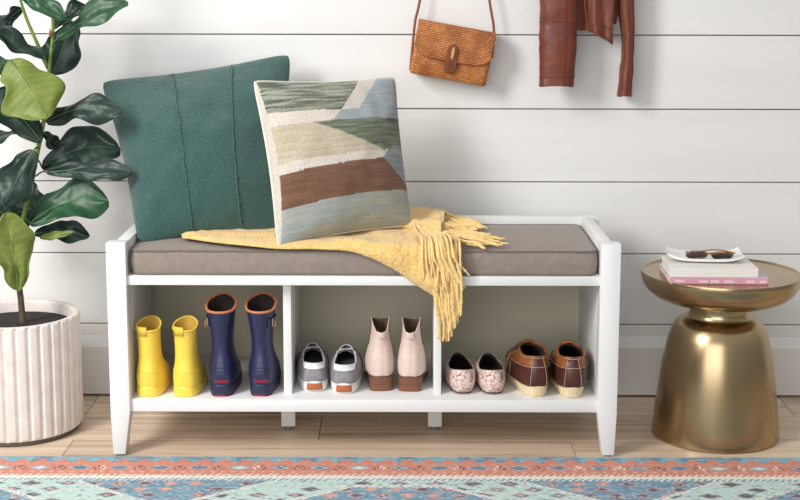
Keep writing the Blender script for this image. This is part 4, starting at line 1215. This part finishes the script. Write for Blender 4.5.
# brown leather chukkas -------------------------------------------------------------
def chukka(label, px, py, yaw):
    Shell.WS, Shell.WB = 1.12, 1.03
    t = shoe_at('chukka_boot', label, 'shoe', px, py, yaw, 'brown leather chukka shoes')
    L_ = .265
    S1 = Shell([(0, .007, L_-.006, .0265, .041, 2.4), (.005, .003, L_-.001, .0300, .0435, 2.4), ([(0, .026), (.5, .022), (1, .026)], -.003, L_, .0360, .0455, 2.4), ([(0, .031), (.3, .027), (.5, .025), (1, .029)], -.002, L_-.001, .0362, .0452, 2.4)])
    obj('sole', S1.mesh(0, None, 16, 72, True, True), M['crepe'], t, label='cream crepe sole')
    sh = Shell([([(0, .029), (.3, .026), (.5, .024), (1, .028)], .000, L_-.003, .0345, .0435, 2.4), (.042, -.002, L_-.007, .0372, .0445, 2.35), (.060, -.001, L_-.026, .0372, .0435, 2.3), ([(0, .077), (.5, .075), (1, .074)], .002, L_-.060, .0350, .040, 2.25),
                ([(0, .090), (.5, .087), (1, .089)], .006, L_-.106, .0318, .0345, 2.2), ([(0, .100), (.3, .097), (.65, .103), (1, .106)], .007, L_-.138, .0295, .0305, 2.2)])
    obj('upper', sh.mesh(), M['tanleather'], t, angle=60)
    obj('lining', sh.lining(2.2, .003), M['flatin'], t)
    obj('collar', sh.binding(.0026), M['tanleather'], t)
    obj('heel_counter', sh.patch(A(-92), A(92), lambda i: .03, lambda i: 2.95-.25*(abs(i*2-1))**2, .0012, 40, 16), M['darkleather'], t, solid=.0018, label='dark oxblood heel counter')
    obj('toe_apron', sh.patch(A(128), A(232), .05, lambda i: 4.0, .0012, 40, 20), M['darkleather'], t, solid=.0018, label='dark oxblood toe')
    obj('backstay', sh.patch(A(-19), A(19), .1, 5.0, .0021, 14, 24), M['darkleather'], t, solid=.0018, label='dark leather strip up the heel')
    bm = bmesh.new()
    for d in (-17, 17):
        pc = [sh.off(A(d), .2+4.7*k/24, .0032) for k in range(25)]; tube(bm, pc, .00042, 6)
    pc = [sh.off(A(-90+180*k/40), 2.90-.25*abs(k/20-1)**2, .0024+.0008*(1 if abs(k-20) < 5 else 0)) for k in range(41)]; tube(bm, pc, .00042, 6)
    for sg_ in (-1, 1):
        tube(bm, [sh.off(A(sg_*88), .2+2.2*k/12, .0024) for k in range(13)], .00042, 6)
        tube(bm, [sh.off(A(sg_*(96+10*k/16)), .4+4.2*k/16, .0012) for k in range(17)], .00042, 6)
        tube(bm, [sh.off(A(sg_*(128-2*k/16)), .3+3.6*k/16, .0024) for k in range(17)], .00042, 6)
    tube(bm, [sh.off(A(-80+160*k/30), 4.72, .0012+.002*(1 if abs(k-15) < 4 else 0)) for k in range(31)], .00042, 6)
    obj('stitching', bm, M['stitch'], t)
    bm = bmesh.new()
    def tg(i, j): return Vector(((i*2-1)*.022, lerp(L_-.105, L_-.150, j), lerp(.092, .112, j)-.012*(i*2-1)**2))
    grid(bm, tg, 12, 12); obj('tongue', bm, M['tanleather'], t, solid=.005)
    bm = bmesh.new()
    for y, z in ((L_-.142, .110), (L_-.126, .103), (L_-.108, .096)):
        tube(bm, catmull([(-.027, y+.003, z-.014), (-.012, y, z), (.012, y+.004, z), (.027, y, z-.014)], 6), .0017, 6)
    obj('laces', bm, M['stack'], t)
    return t
chukka('brown and oxblood leather shoe with cream sole next to the snakeskin flat, toe turned left', 538.5, 398, 8)
chukka('brown and oxblood leather shoe with cream sole standing against the right bench end', 573, 399.7, -1)

# ------------------------------------------------------------------ light: a big window to the front left, an added front fill, soft daylight all round
def area(name, loc, target, sx, sy, watts, col=(1, 1, 1)):
    l = bpy.data.lights.new(name, 'AREA'); l.shape = 'RECTANGLE'; l.size = sx; l.size_y = sy; l.energy = watts; l.color = col
    o = bpy.data.objects.new(name, l); COL.objects.link(o); o.location = loc
    o.rotation_euler = (Vector(target)-Vector(loc)).to_track_quat('-Z', 'Y').to_euler()
    return o
area('window_and_fill_light', (-2.1, -2.0, 2.3), (0, .2, .25), .9, 1.5, 108, (1, .98, .95))
area('window_and_fill_light', (-1.2, -4.7, 1.35), (0, .3, .35), 3.6, 2.0, 74, (.98, .99, 1))  # added fill, not a window: brightens the cubbies from the front
wd = bpy.data.worlds.new('daylight'); SC.world = wd; wd.use_nodes = True
nt = wd.node_tree; N = nt.nodes; L = nt.links; bg = N['Background']
tc = N.new('ShaderNodeTexCoord'); sp = N.new('ShaderNodeSeparateXYZ'); L.new(tc.outputs['Generated'], sp.inputs[0])
cr = N.new('ShaderNodeValToRGB'); e = cr.color_ramp.elements
e[0].position = 0; e[0].color = (.40, .36, .32, 1); e[1].position = 1; e[1].color = (1.7, 1.72, 1.75, 1)
k = e.new(.5); k.color = (.60, .60, .60, 1)
mr = N.new('ShaderNodeMapRange'); mr.inputs['From Min'].default_value = -1; L.new(sp.outputs['Z'], mr.inputs['Value']); L.new(mr.outputs[0], cr.inputs[0]); 
mx_ = N.new('ShaderNodeMapRange'); mx_.interpolation_type = 'SMOOTHSTEP'; mx_.inputs['From Min'].default_value = -.95; mx_.inputs['From Max'].default_value = -.15; mx_.inputs['To Min'].default_value = .3
L.new(sp.outputs['X'], mx_.inputs['Value']); vm = N.new('ShaderNodeVectorMath'); vm.operation = 'SCALE'
L.new(cr.outputs[0], vm.inputs[0]); L.new(mx_.outputs[0], vm.inputs['Scale']); L.new(vm.outputs[0], bg.inputs['Color'])
bg.inputs['Strength'].default_value = .44

# ------------------------------------------------------------------ camera
cam = bpy.data.cameras.new('camera'); co = bpy.data.objects.new('camera', cam); COL.objects.link(co)
cam.sensor_fit = 'HORIZONTAL'; cam.sensor_width = 36; cam.lens = F/800*36
cam.shift_x = 0; cam.shift_y = -(250-PY)/800
cam.clip_start = .05; cam.clip_end = 50
co.matrix_world = Matrix.Translation((0, -ZF, H)) @ Matrix.Rotation(PI/2-TH, 4, 'X') @ Matrix.Rotation(ROLL, 4, 'Z')
SC.camera = co
SC.view_settings.view_transform = 'Standard'; SC.view_settings.look = 'None'; SC.view_settings.gamma = 1; SC.view_settings.use_curve_mapping = False
SC.view_settings.exposure = -.04
